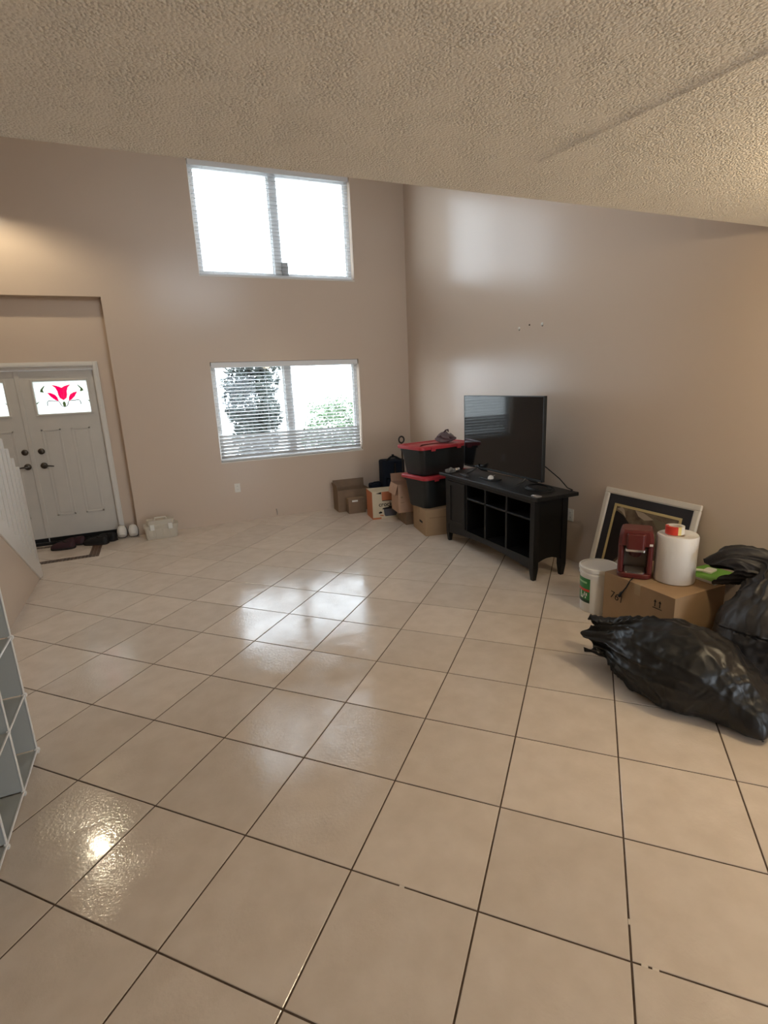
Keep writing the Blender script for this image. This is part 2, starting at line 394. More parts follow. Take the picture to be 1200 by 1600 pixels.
# mosaic inlay before the door
for nm, x0, x1, y0, y1, m_ in (('mosaic_strip', -2.0, -.74, 6.215, 6.315, MOSAICD), ('mosaic_strip', -.845, -.74, 6.317, 6.98, MOSAIC), ('mosaic_strip', -2.0, -.847, 6.90, 6.96, MOSAICD)):
    nx = max(1, round((x1 - x0) / .035)); ny = max(1, round((y1 - y0) / .035)); mb = MB()
    for i in range(nx):
        for j in range(ny):
            mb.box(x0 + (x1 - x0) * i / nx, x0 + (x1 - x0) * (i + .9) / nx, y0 + (y1 - y0) * j / ny, y0 + (y1 - y0) * (j + .9) / ny, .0005, .0035)
    o = mb.build(nm, m_, floor); o['kind'] = 'stuff'

# ------------------------------------------------------------------ windows
def window(name, z0, z1, label, rail=None):
    w = bpy.data.objects.new(name, None); COL.objects.link(w); w.location = ((WX0 + WX1) / 2, 7.0, z0); struct(w, label, 'window')
    off = w.location
    y0, y1 = 6.995, 7.045; t = .045; xm = 1.685
    mb = MB(off)
    for a_ in ((WX0, WX0 + t, z0, z1), (WX1 - t, WX1, z0, z1), (WX0 + t, WX1 - t, z0, z0 + t), (WX0 + t, WX1 - t, z1 - t, z1)): mb.box(a_[0], a_[1], y0, y1, a_[2], a_[3])
    mb.build('window_frame', VINYL, w)
    MB(off).box(xm - .04, xm + .04, y0 - .008, y1, z0 + t, z1 - t).build('mullion', VINYL, w)
    for x0, x1 in ((WX0 + t, xm - .04), (xm + .04, WX1 - t)):
        f = MB(off)
        for a_ in ((x0, x0 + .022, z0 + t, z1 - t), (x1 - .022, x1, z0 + t, z1 - t), (x0 + .022, x1 - .022, z0 + t, z0 + t + .022), (x0 + .022, x1 - .022, z1 - t - .022, z1 - t)): f.box(a_[0], a_[1], y0 + .012, y1 - .006, a_[2], a_[3])
        if rail: f.box(x0 + .022, x1 - .022, y0 + .012, y1 - .006, rail - .03, rail + .03)
        s_ = f.build('sash', VINYL, w)
        g = MB(off).box(x0 + .022, x1 - .022, 7.02, 7.024, z0 + t + .022, z1 - t - .022).build('pane', GLASS, s_)
    MB(off).box(WX0, WX1, YB - .004, y0, z0 - .012, z0 + .004).build('window_sill', WHITE, w)
    return w
w1 = window('window_1', UW0, UW1, 'high sliding window near the ceiling')
MB(w1.location).box(1.735, 1.815, 6.985, 7.02, UW0 + .045, UW0 + .20).build('latch', mat('pale_latch', (.45, .45, .45), .4), w1)
window('window_2', LW0, LW1, 'low sliding window above the wall outlet')

# blinds
def slat_mesh(L):
    mb = MB(); W = .025
    prof = [(-W, 0), (-W * .35, .0028), (W * .35, .0028), (W, 0), (W * .35, .0004), (-W * .35, .0004)]
    mb.rings([[(x, u, v) for u, v in prof] for x in (-L / 2, L / 2)])
    return mb
def blind(z0, z1, label, tilts):
    yb = 6.955; x0, x1 = WX0 + .012, WX1 - .012; xc = (x0 + x1) / 2
    t = thing('window_blind', label, 'blind', (xc, yb, z1 - .002), 0, 'white slatted blinds on the wall with the door')
    off = t.location
    MB(off).box(x0, x1, yb - .03, yb + .03, z1 - .045, z1 - .002).build('headrail', VINYL, t, bevel=.003)
    MB(off).box(x0, x1, yb - .042, yb - .034, z1 - .065, z1 - .002).build('valance', VINYL, t, bevel=.002)
    n = len(tilts); pitch = (z1 - .075 - (z0 + .03)) / n; s0 = None
    for i, tl in enumerate(tilts):
        z = z0 + .035 + pitch * (i + .5)
        if s0 is None: s0 = slat_mesh(x1 - x0 - .01).build('slat', SLAT, t); o = s0
        else: o = inst(s0, 'slat', t)
        o.location = (0, 0, z - off.z); o.rotation_euler = (math.radians(tl + random.uniform(-1.2, 1.2)), 0, random.uniform(-.001, .001))
    MB(off).box(x0, x1, yb - .025, yb + .025, z0 + .008, z0 + .026).build('bottom_rail', VINYL, t, bevel=.004)
    for x in (x0 + .16, xc - .3, xc + .33, x1 - .16):
        for y in (yb - .027, yb + .027):
            MB(off).tube([(x, y, z0 + .02), (x, y, z1 - .04)], .0012, 4).build('cord', SLAT, t)
    return t
blind(UW0, UW1, 'white blind with open slats across the high window', [6] * 26)
b2 = blind(LW0, LW1, 'white blind on the low window, bottom slats tilted nearly shut', [-56, -50, -54, -58, -56, -55, -50] + [5] * 19)
MB(b2.location).tube([(WX1 - .07, 6.915, LW1 - .05), (WX1 - .065, 6.912, LW1 - .55), (WX1 - .06, 6.914, LW1 - .95)], .004, 6).build('tilt_wand', SLAT, b2)

# ------------------------------------------------------------------ entry doors
YDF = YD + .032                                 # face of the leaves
XM = (DX0 + DX1) / 2
mb = MB()
for x0, x1, z0, z1 in ((DX1, DX1 + .058, 0, DZ + .055), (DX0 - .058, DX0, 0, DZ + .055), (DX0, DX1, DZ, DZ + .055)): mb.box(x0, x1, YD - .018, YD + .002, z0, z1)
for x0, x1, z0, z1 in ((DX1 + .010, DX1 + .040, 0, DZ + .040), (DX0 - .040, DX0 - .010, 0, DZ + .040), (DX0 - .01, DX1 + .01, DZ + .010, DZ + .040)): mb.box(x0, x1, YD - .026, YD - .017, z0, z1)
struct(mb.build('trim_1', WHITE, bevel=.004), 'white moulded casing around the double entry door', 'trim')
struct(MB().box(DX0, DX1, YD - .03, YD + .09, .001, .024).build('trim_2', RUBBER), 'dark threshold under the double entry door', 'trim')
struct(MB().box(DX0, DX1, YD + .01, YD + .09, DZ - .03, DZ).build('trim_3', WHITE), 'white head jamb above the double entry door', 'trim')
def door(name, x0, x1, inner, label):          # inner: +1 if the lock edge is at x0
    o = bpy.data.objects.new(name, None); COL.objects.link(o); o.location = ((x0 + x1) / 2, YDF, .024); struct(o, label, 'door')
    off = o.location; w = x1 - x0; y0, y1 = YDF, YDF + .045; zt = DZ - .032
    gx0, gx1 = (x0 + .135, x1 - .085) if inner > 0 else (x0 + .085, x1 - .135)
    gz0, gz1 = 1.515, 1.875
    cells = [(gx0, gx1, gz0, gz1)]
    mb = MB(off)
    for a_ in ((x0, gx0, .024, zt), (gx1, x1, .024, zt), (gx0, gx1, .024, gz0), (gx0, gx1, gz1, zt)): mb.box(a_[0], a_[1], y0, y1, a_[2], a_[3])
    mb.build('leaf', DOORW, o)
    mb = MB(off); t = .022
    for a_ in ((gx0 - t, gx0, gz0 - t, gz1 + t), (gx1, gx1 + t, gz0 - t, gz1 + t), (gx0, gx1, gz0 - t, gz0), (gx0, gx1, gz1, gz1 + t)): mb.box(a_[0], a_[1], y0 - .012, y0, a_[2], a_[3])
    mb.build('glass_frame', DOORW, o, bevel=.004)
    g = MB(off).box(gx0, gx1, y0 + .02, y0 + .026, gz0, gz1).build('pane', FROST, o)
    # tulip of stained glass, on the pane
    cx, cz = (gx0 + gx1) / 2 + .005, gz0 + .19
    def piece(poly, m_, nm, dy=.003):
        MB(off).prism([(cx + 1.12 * u, cz + 1.12 * v) for u, v in poly], lambda u, v: (u, y0 + .020, v), lambda u, v: (u, y0 + .020 - dy, v)).build(nm, m_, g)
    tul = [(-.085, .115), (-.05, .108), (-.022, .098), (0, .085), (.022, .098), (.05, .108), (.085, .115), (.055, .085), (.042, .05), (.040, .015), (.03, -.018), (0, -.04), (-.03, -.018), (-.040, .015), (-.042, .05), (-.055, .085)]
    piece(tul, PINKG, 'petal')
    for sx in (-1, 1):
        piece([(sx * u, v) for u, v in ((.045, -.045), (.07, -.038), (.105, -.005), (.135, .042), (.10, .036), (.068, .018), (.05, -.012))], PINKG, 'petal')
        piece([(sx * u, v) for u, v in ((.16, .04), (.195, .05), (.185, .075), (.15, .11), (.145, .105), (.168, .07))], GREENG, 'glass_leaf')
        piece([(sx * u, v) for u, v in ((.205, -.04), (.24, -.055), (.275, -.082), (.27, -.086), (.235, -.066))], GREENG, 'glass_leaf')
        MB(off).tube([(cx + sx * u, y0 + .018, cz + v) for u, v in ((0, -.12), (.03, -.105), (.042, -.07), (.055, -.052), (.10, -.052), (.15, -.045), (.165, -.06), (.17, -.10))], .0045, 5).build('lead_line', LEADG, g)
    MB(off).prism([(cx + .016 * math.cos(i * PI / 5), cz - .088 + .03 * math.sin(i * PI / 5)) for i in range(10)], lambda u, v: (u, y0 + .020, v), lambda u, v: (u, y0 + .017, v)).build('glass_leaf', GREENG, g)
    # raised panels
    for px0, px1 in ((x0 + .13, x0 + .325), (x0 + .43, x0 + .625)):
        for pz0, pz1 in ((.33, 1.345),):
            mb = MB(off)
            for a_ in ((px0, px0 + .018, pz0, pz1), (px1 - .018, px1, pz0, pz1), (px0, px1, pz0, pz0 + .018), (px0, px1, pz1 - .018, pz1)): mb.box(a_[0], a_[1], y0 - .006, y0, a_[2], a_[3])
            mb.box(px0 + .035, px1 - .035, y0 - .004, y0, pz0 + .035, pz1 - .035)
            mb.build('panel_moulding', DOORW, o, bevel=.003)
    MB(off).box(x0 + .004, x1 - .004, y0 - .008, y0, .028, .075).build('door_sweep', RUBBER, o)
    # lock hardware
    hx = x0 + .095 if inner > 0 else x1 - .062
    def disc(z, r, d, nm, m_=DARKMETAL):
        mb = MB(off)
        mb.rings([[(hx + rr * math.cos(2 * PI * i / 20), y0 - yy, z + rr * math.sin(2 * PI * i / 20)) for i in range(20)] for rr, yy in ((r, 0), (r, d * .5), (r * .7, d), (r * .35, d * 1.2))])
        return mb.build(nm, m_, o, smooth=True)
    disc(1.10, .034, .02, 'deadbolt')
    h = disc(.935, .036, .022, 'door_handle')
    dirx = 1 if inner > 0 else -1
    MB(off).tube([(hx, y0 - .02, .935), (hx, y0 - .06, .935), (hx + dirx * .02, y0 - .066, .936), (hx + dirx * .06, y0 - .064, .933), (hx + dirx * .105, y0 - .06, .925)], [.011, .011, .010, .0085, .007], 8).build('lever', DARKMETAL, h, smooth=True)
    return o
door('door_1', XM + .002, DX1 - .003, 1, 'white entry door leaf with red tulip glass and lever handle')
door('door_2', DX0 + .003, XM - .002, -1, 'white entry door leaf partly behind the stair railing')
struct(MB().box(XM - .022, XM + .022, YDF - .012, YDF, .08, DZ - .032).build('trim_4', DOORW, bevel=.003), 'white astragal strip between the two door leaves', 'trim')

# ------------------------------------------------------------------ staircase side: knee wall, railing, steps
XS = -1.21; SL = .72; Y0S = 5.70               # plane, slope, foot
zl = lambda y: .012 + SL * (Y0S - y)
ytop = 3.0
struct(MB().prism([(Y0S, 0), (ytop, 0), (ytop, zl(ytop))], lambda y, z: (XS, y, z), lambda y, z: (XS - .10, y, z)).build('wall_stair', WALL), 'tan triangular wall under the stair railing', 'wall')
rl = thing('stair_railing', 'white stair railing of close upright boards rising towards the viewer', 'railing', (XS, Y0S, 0))
off = rl.location
MB(off).prism([(Y0S + .09, .0), (Y0S + .09, .12), (ytop, zl(ytop) + .16), (ytop, zl(ytop) + .0), (Y0S - .01, .004)], lambda y, z: (XS + .012, y, z), lambda y, z: (XS - .112, y, z)).build('stringer', WHITE, rl, bevel=.004)
y = 5.79; k = 0
while y > 3.2:
    zb = max(.1, zl(y) + .06); zt = 1.075 + .76 * (5.80 - y)
    MB(off).prism([(y, zb), (y, zt - .012), (y - .012, zt), (y - .082, zt), (y - .094, zt - .012), (y - .094, zb)], lambda a_, z: (XS + .004, a_, z), lambda a_, z: (XS - .024, a_, z)).build('railing_board', WHITE, rl)
    y -= .128
st = thing('staircase', 'carpeted stair flight hidden behind the white railing', 'stairs', (XS - .6, Y0S - .1, 0))
for i in range(9):
    MB(st.location).box(XL + .005, XS - .115, Y0S - .1 - .25 * (i + 1), Y0S - .1 - .25 * i, 0, .18 * (i + 1)).build('step', CARDD, st)

# ------------------------------------------------------------------ modular cube shelf at the left
XC = -.743; P_ = .3025; YC = 2.735; ZC = .016
cs = thing('cube_shelf', 'white modular cube organizer with frosted grey panels beside the stairs', 'shelf', (XC - .18, YC - 1.5 * P_, 0))
off = cs.location; D = .34; ny, nzc = 3, 3
def cframe(M_pts): pass
for j in range(nzc + 1):                       # horizontal panels
    for i in range(ny):
        y1 = YC - i * P_; y0 = y1 - P_; z = ZC + j * P_
        MB(off).box(XC - D, XC - .002, y0 + .006, y1 - .006, z - .0015, z + .0015).build('panel', CUBEP, cs)
for j in range(nzc):
    for i in range(ny + 1):                    # upright panels
        y = YC - i * P_; z0 = ZC + j * P_
        MB(off).box(XC - D, XC - .002, y - .0015, y + .0015, z0 + .006, z0 + P_ - .006).build('panel', CUBEP, cs)
    for i in range(ny):                        # back panels
        y1 = YC - i * P_; z0 = ZC + j * P_
        MB(off).box(XC - D - .0015, XC - D + .0015, y1 - P_ + .006, y1 - .006, z0 + .006, z0 + P_ - .006).build('back_panel', CUBEP, cs)
for x in (XC, XC - D):
    for j in range(nzc + 1):
        for i in range(ny):
            y1 = YC - i * P_; z = ZC + j * P_
            MB(off).tube([(x, y1 - P_, z), (x, y1, z)], .005, 6).build('frame_bar', CUBEF, cs)
    for j in range(nzc):
        for i in range(ny + 1):
            y = YC - i * P_; z = ZC + j * P_
            MB(off).tube([(x, y, z), (x, y, z + P_)], .005, 6).build('frame_bar', CUBEF, cs)
    for j in range(nzc + 1):
        for i in range(ny + 1):
            y = YC - i * P_; z = ZC + j * P_
            edge = i in (0, ny)
            mb = MB(off); sg = 1 if i == 0 else -1
            if edge: mb.rings([[(x + rr * math.cos(2 * PI * q_ / 12), y + yy, z + rr * math.sin(2 * PI * q_ / 12)) for q_ in range(12)] for rr, yy in ((.011, -.006), (.014, 0), (.013, .005), (.008, .008))])
            else: mb.rings([[(x + xx, y + rr * math.cos(2 * PI * q_ / 10), z + rr * math.sin(2 * PI * q_ / 10)) for q_ in range(10)] for rr, xx in ((.008, -.008), (.009, 0), (.007, .005))])
            mb.build('connector', CUBEF, cs, smooth=True)
for i in range(ny + 1):
    for x in (XC, XC - D):
        MB(off).box(x - .008, x + .008, YC - i * P_ - .008, YC - i * P_ + .008, 0, ZC - .003).build('foot', CUBEF, cs)

# ------------------------------------------------------------------ television console
K = thing('tv_console', 'black wooden television console with open shelves against the right wall', 'console', (2.93, 4.02, 0))
off = K.location
kx0, kx1, ky0, ky1, kz = 2.765, 3.12, 3.325, 4.765, .718
MB(off).box(2.71, 3.145, 3.235, 4.81, kz, .75).build('top', BLACKWOOD, K, bevel=.004)
for y0 in (ky0, ky1 - .055):
    for x0 in (kx0, kx1 - .055):
        mb = MB(off); cx, cy = x0 + .0275, y0 + .0275
        mb.rings([[(cx + sx * h_, cy + sy * h_, z) for sx, sy in ((-1, -1), (1, -1), (1, 1), (-1, 1))] for z, h_ in ((0, .017), (.10, .0275), (kz, .0275))])
        mb.build('leg', BLACKWOOD, K, bevel=.002)
for y0 in (ky0 + .012, ky1 - .030):
    poly = [(kx0 + .05, .15)] + [(kx0 + .05 + (kx1 - kx0 - .1) * t / 8, .15 + .035 * math.sin(PI * t / 8)) for t in range(1, 8)] + [(kx1 - .05, .15), (kx1 - .05, kz), (kx0 + .05, kz)]
    MB(off).prism(poly, lambda x, z: (x, y0, z), lambda x, z: (x, y0 + .018, z)).build('side_panel', BLACKWOOD, K)
MB(off).box(kx1 - .03, kx1 - .018, ky0 + .03, ky1 - .03, .16, kz).build('back_panel', BLACKWOOD, K)
MB(off).box(kx0 + .01, kx1 - .03, ky0 + .03, ky1 - .03, .175, .195).build('bottom_board', BLACKWOOD, K)
MB(off).box(kx0 + .008, kx1 - .03, ky0 + .03, 4.385, .522, .540).build('shelf', BLACKWOOD, K, bevel=.003)
for y0 in (3.715, 4.045, 4.375):
    MB(off).box(kx0 + .008, kx1 - .03, y0 - .012, y0 + .012, .195, kz).build('divider', BLACKWOOD, K)
MB(off).box(kx0 + .004, kx0 + .022, ky0 + .055, ky1 - .055, .672, kz).build('front_rail', BLACKWOOD, K)
n_ = 14
poly = [(ky0 + .055 + (ky1 - ky0 - .11) * t / n_, .095 + .045 * math.sin(PI * t / n_)) for t in range(n_ + 1)] + [(ky1 - .055, .195), (ky0 + .055, .195)]
MB(off).prism(poly, lambda y, z: (kx0 + .004, y, z), lambda y, z: (kx0 + .022, y, z)).build('apron', BLACKWOOD, K)
dr = MB(off).box(kx0 + .002, kx0 + .02, 4.392, ky1 - .058, .200, .668).build('door', BLACKWOOD, K, bevel=.002)
mb = MB(off)
for a_ in ((4.392, 4.437, .2, .668), (ky1 - .103, ky1 - .058, .2, .668), (4.437, ky1 - .103, .2, .245), (4.437, ky1 - .103, .623, .668)): mb.box(kx0 - .004, kx0 + .002, a_[0], a_[1], a_[2], a_[3])
mb.build('door_frame', BLACKWOOD, dr)

# television
T = thing('television', 'large flat black television standing on the console', 'television', (2.98, 4.117, .75))
off = T.location
ty0, ty1, tz0, tz1 = 3.502, 4.732, .805, 1.534
MB(off).box(2.985, 3.012, ty0, ty1, tz0, tz1).build('case', BLACKP, T, bevel=.003)
MB(off).box(3.012, 3.045, ty0 + .15, ty1 - .15, tz0 + .05, tz0 + .42).build('rear_housing', BLACKP, T, bevel=.006)
mb = MB(off)
for a_ in ((ty0, ty0 + .008, tz0, tz1), (ty1 - .008, ty1, tz0, tz1), (ty0, ty1, tz1 - .008, tz1), (ty0, ty1, tz0, tz0 + .018)): mb.box(2.979, 2.986, a_[0], a_[1], a_[2], a_[3])
mb.build('bezel', BLACKP, T)
MB(off).box(2.981, 2.9855, ty0 + .008, ty1 - .008, tz0 + .018, tz1 - .008).build('screen', SCREEN, T)
for yy in (ty0 + .22, ty1 - .22):
    mb = MB(off)
    for dx in (-1, 1):
        mb.tube([(2.995, yy, tz0 + .01), (2.995 + dx * .05, yy, .78), (2.995 + dx * .125, yy, .7565)], [.012, .008, .006], 6)
    mb.build('stand_foot', BLACKP, T)

# things on the console
gx = thing('game_controller', 'light grey game controller at the far end of the console', 'controller', (2.80, 4.72, .75), .5)
MB().rbox(-.05, .05, -.045, .045, 0, .035, .02).build('body', GREYITEM, gx, smooth=True, bevel=.006)
MB().tube([(-.045, -.03, .02), (-.075, -.05, .045), (-.08, -.06, .06)], [.02, .018, .012], 8).build('grip', GREYITEM, gx, smooth=True)
MB().tube([(.045, -.03, .02), (.07, -.055, .025), (.08, -.065, .03)], [.02, .018, .012], 8).build('grip', CHROME, gx, smooth=True)
MB().lathe([(.012, .035), (.010, .044), (.014, .048), (.012, .052)], n=12).build('thumb_stick', BLACKP, gx, smooth=True)
mo = thing('white_mouse', 'small white computer mouse on black tray in front of television', 'mouse', (2.885, 4.115, .7635), .9)
R_ = []
for i in range(9):
    t = i / 8; w = .028 * math.sqrt(max(.02, 1 - (2 * t - 1) ** 4)); h = .026 * math.sin(PI * (.12 + .8 * t)) + .004
    R_.append([(-.055 + .11 * t, w * math.cos(a_), .001 + max(0, h * math.sin(a_))) for a_ in [PI * k_ / 8 for k_ in range(9)]])
MB().rings(R_).build('shell', WHITEP, mo, smooth=True)
MB().tube([(.055, 0, .008), (.10, -.02, .006), (.15, -.03, .003)], .002, 5).build('cable', WHITEP, mo)
tr = tag(MB((2.90, 4.14, .75)).rbox(2.84, 2.96, 4.03, 4.26, .7502, .7625, .02).build('flat_black_box', BLACKP, bevel=.002), 'thin black media box under the white mouse', 'media box')
rm = thing('remote_control', 'slim black remote control between mouse and grey controller', 'remote', (2.80, 4.44, .75), 1.35)
MB().rbox(-.09, .09, -.022, .022, .0003, .016, .012).build('body', BLACKP, rm, bevel=.003)
for i in range(6):
    for j in (-.009, 0, .009): MB().box(-.06 + .02 * i - .004, -.06 + .02 * i + .004, j - .003, j + .003, .016, .0185).build('button', GREYM, rm)
pts = []
for i in range(90):
    a_ = i / 89 * 2 * PI * 2.6; r_ = .095 + .012 * math.sin(a_ * .37)
    pts.append((2.955 + r_ * math.cos(a_) * .95, 3.50 + r_ * 1.35 * math.sin(a_), .7565 + .004 * (i / 89) * 3 + .012 * max(0, math.sin(a_ * 1.0 + .6))))
tag(MB((2.955, 3.50, .75)).tube(pts, .0055, 6).build('coiled_cable', RUBBER, smooth=True), 'coil of black cable on the near end of the console', 'cable')
MB(T.location).tube([(3.03, 3.70, 1.0), (3.07, 3.55, .92), (3.10, 3.42, .84), (3.125, 3.35, .77), (3.135, 3.30, .757), (3.10, 3.28, .757)], .0045, 6).build('power_cord', RUBBER, T, smooth=True)
cl = thing('silver_clip', 'small silver clip on the near front corner of the console', 'clip', (2.745, 3.285, .75))
MB().rbox(-.028, .028, -.04, .04, .0002, .010, .012).build('body', GREYITEM, cl, bevel=.002)
MB().tube([(-.02, -.03, .010), (-.02, 0, .016), (-.02, .03, .010)], .003, 6).build('spring', CHROME, cl)

# ------------------------------------------------------------------ totes and boxes in the corner
def boxthing(name, label, loc, rz, lx, ly, h, m_, flaps=None, tape=True, lift=0.0):
    t = thing(name, label, 'box', loc, rz, 'cardboard boxes in the corner')
    th = .004
    mb = MB()
    for a_ in ((0, lx, 0, th), (0, lx, ly - th, ly), (0, th, th, ly - th), (lx - th, lx, th, ly - th)): mb.box(a_[0], a_[1], a_[2], a_[3], 0, h)
    mb.box(th, lx - th, th, ly - th, 0, th)
    mb.build('body', m_, t)
    if flaps is None:
        for y0, y1 in ((.0005, ly / 2 - .001), (ly / 2 + .001, ly - .0005)): MB().box(.0005, lx - .0005, y0, y1, h, h + th).build('flap', m_, t)
        if tape:
            MB().box(-.0006, lx + .0006, ly / 2 - .024, ly / 2 + .024, h + th, h + th + .0006).build('tape', TAPE, t)
            MB().box(-.0012, -.0001, ly / 2 - .024, ly / 2 + .024, h - .07, h + th).build('tape', TAPE, t)
    return t
def flap(t, m_, p0, p1, ang_axis, length):     # hinged flap from edge p0-p1 along direction vector
    p0, p1, d = Vector(p0), Vector(p1), Vector(ang_axis).normalized() * length
    nn = (p1 - p0).cross(d).normalized() * .004
    mb = MB(); A = [mb.v(p) for p in (p0, p1, p1 + d, p0 + d)]; B = [mb.v(p + nn) for p in (p0, p1, p1 + d, p0 + d)]
    mb.face(A[::-1]); mb.face(B)
    for i in range(4): mb.face([A[i], A[(i + 1) % 4], B[(i + 1) % 4], B[i]])
    return mb.build('flap', m_, t)
RZ = math.radians(-9.5)
sb = boxthing('cardboard_box', 'square tan cardboard box under the lower black tote', (2.628, 4.985, 0), RZ, .44, .46, .295, CARD)
MB().box(-.0012, -.0002, .11, .22, .125, .150).build('print', INK, sb); MB().box(.05, .30, -.0012, -.0002, .20, .215).build('print', CARDE, sb)
def tote(z, label, H, loc, rz):
    t = thing('storage_tote', label, 'tote', (loc[0], loc[1], z), rz, 'black storage totes with red lids')
    L, W = .74, .46; M = None
    mb = MB()
    def ring(ix, zz, r=.06, n=5):
        P = []
        for qx, qy, a0 in ((L - ix - r, W - ix - r, 0), (ix + r, W - ix - r, PI / 2), (ix + r, ix + r, PI), (L - ix - r, ix + r, 1.5 * PI)):
            for i in range(n + 1): a_ = a0 + i * PI / 2 / n; P.append((qx + r * math.cos(a_), qy + r * math.sin(a_), zz))
        return P
    mb.rings([ring(.065, .001), ring(.055, .02), ring(.025, H - .07), ring(.012, H - .068), ring(.010, H - .03)])
    mb.build('tub', TOTE, t, smooth=35)
    lid = MB().rings([ring(-.008, H - .040), ring(-.012, H - .036), ring(-.012, H - .008), ring(-.002, H), ring(.03, H), ring(.04, H - .010), ring(.20, H - .010)]).build('lid', RED, t, smooth=35)
    for x0 in (.15, .52):
        MB().rbox(x0 - .03, x0 + .03, -.022, -.012, H - .055, H - .012, .004).build('latch', RED, t)
    for yy in (.11, .17, .23, .29, .35): MB().box(-.014 + .012, .012, yy - .012, yy + .012, H - .012, H - .0015).build('lid_rib', RED, lid)
    return t
TZ = math.radians(10)
tote(.2998, 'black storage tote with red lid on the square box, lower of two', .372, (2.625, 4.965), TZ)
tote(.672, 'black storage tote with red lid, topmost of the corner stack', .333, (2.60, 4.985), TZ)
# grey bag on the top tote
pb = thing('drawstring_pouch', 'small crumpled grey pouch on the upper red lid', 'pouch', (3.06, 5.26, 1.0055), .3)
mb = MB(); R_ = []
for i in range(13):
    t = i / 12; rr = .09 * math.sin(PI * min(1, .12 + .88 * t) ** .8) ** .6 + .004 if t < 1 else .01
    R_.append([((rr * (1 + .9 * noise.noise(Vector((math.cos(a_) * 1.3, math.sin(a_) * 1.3, t * 2 + 4))))) * 1.3 * math.cos(a_), rr * (1 + .7 * noise.noise(Vector((math.cos(a_) * 1.5, math.sin(a_) * 1.5, t * 2)))) * .85 * math.sin(a_), .002 + .115 * t * (1 + .35 * noise.noise(Vector((math.cos(a_), math.sin(a_), 2))))) for a_ in [2 * PI * k_ / 28 for k_ in range(28)]])
mb.rings(R_); mb.build('body', mat('grey_cloth', (0.16, 0.12, 0.125), .9, .2, bump=(40, .006, .6)), pb, smooth=True)
MB().tube([(-.03, 0, .112), (-.02, -.02, .135), (.02, -.02, .138), (.045, 0, .115)], .008, 6).build('strap', mat('plum_strap', (.05, .02, .035), .8), pb, smooth=True)
MB().tube([(.06, -.01, .09), (.10, -.015, .06), (.125, -.01, .012)], [.012, .016, .012], 8).build('drawstring', GREYP, pb, smooth=True)

# slow cooker carton
ck = boxthing('slow_cooker_box', 'cream and orange printed slow cooker carton beside brown boxes', (2.405, 5.995, 0), math.radians(-8), .44, .30, .350, CREAM, tape=False)
MB().box(-.0015, -.0002, .0, .30, 0, .353).build('print', ORANGE, ck)
MB().box(.125, .44, -.0015, -.0002, .24, .353).build('print', ORANGE, ck)
MB().box(0, .11, -.0015, -.0002, 0, .022).build('print', ORANGE, ck)
MB().box(.13, .30, -.0022, -.0015, .232, .240).build('print', INK, ck)
TM = lambda x, y, z: Matrix.Translation((x, y, z)) @ Matrix.Rotation(PI / 2, 4, 'X')
text('crock·pot', .078, 'lettering', INK, ck, TM(.235, -.0012, .187), bold=.0012)
pot = [(.145, .125), (.152, .055), (.165, .030), (.305, .030), (.318, .055), (.325, .125)]
MB().prism(pot, lambda x, z: (x, -.0003, z), lambda x, z: (x, -.002, z)).build('print', GREYM, ck)
MB().prism([(.125, .125), (.345, .125), (.335, .140), (.26, .150), (.25, .163), (.22, .163), (.21, .150), (.135, .140)], lambda x, z: (x, -.0003, z), lambda x, z: (x, -.0022, z)).build('print', INK, ck)
MB().prism([(.075, .085), (.10, .10), (.125, .09), (.12, .075), (.085, .07)], lambda x, z: (x, -.0003, z), lambda x, z: (x, -.002, z)).build('print', INK, ck)
MB().prism([(.09, .055), (.14, .05), (.14, .035), (.10, .04)], lambda x, z: (x, -.0003, z), lambda x, z: (x, -.002, z)).build('print', ORANGE, ck)
MB().prism([(.05, .335), (.12, .352), (.12, .322)], lambda x, z: (x, -.0003, z), lambda x, z: (x, -.0016, z)).build('print', INK, ck)

# brown boxes by the window wall
bx = boxthing('cardboard_box', 'dark brown open cardboard box against the window wall, flap raised', (2.155, 6.62, 0), math.radians(-4), .45, .255, .30, CARDD, flaps=1)
flap(bx, CARDD, (0, .251, .30), (.45, .251, .30), (0, .12, 1), .105)
flap(bx, CARDD, (0, 0, .30), (0, .25, .30), (-.25, 0, 1), .085)
bs = boxthing('cardboard_box', 'small brown cardboard box in front of open brown box', (2.245, 6.455, 0), math.radians(-6), .235, .145, .195, CARDD)
MB().box(.05, .13, -.0012, -.0002, .160, .182).build('shipping_label', WHITEP, bs)
# low box and leaning cardboard between carton and tote
lb = boxthing('cardboard_box', 'low cardboard box between slow cooker carton and square box', (2.655, 5.545, 0), math.radians(-7), .36, .33, .155, CARDD)
ln = boxthing('cardboard_box', 'pinkish open carton stacked on the low box behind the totes', (2.565, 5.555, .1592), math.radians(-7), .34, .27, .345, CARDP, flaps=1)
flap(ln, CARDP, (0, 0, .345), (0, .27, .345), (-.3, 0, -1), .13)
flap(ln, CARDP, (0, .266, .345), (.34, .266, .345), (0, .2, 1), .10)
MB().box(.03, .06, -.0012, -.0002, .18, .20).build('print', CARDE, ln); MB().box(.03, .075, -.0012, -.0002, .12, .13).build('print', CARDE, ln)
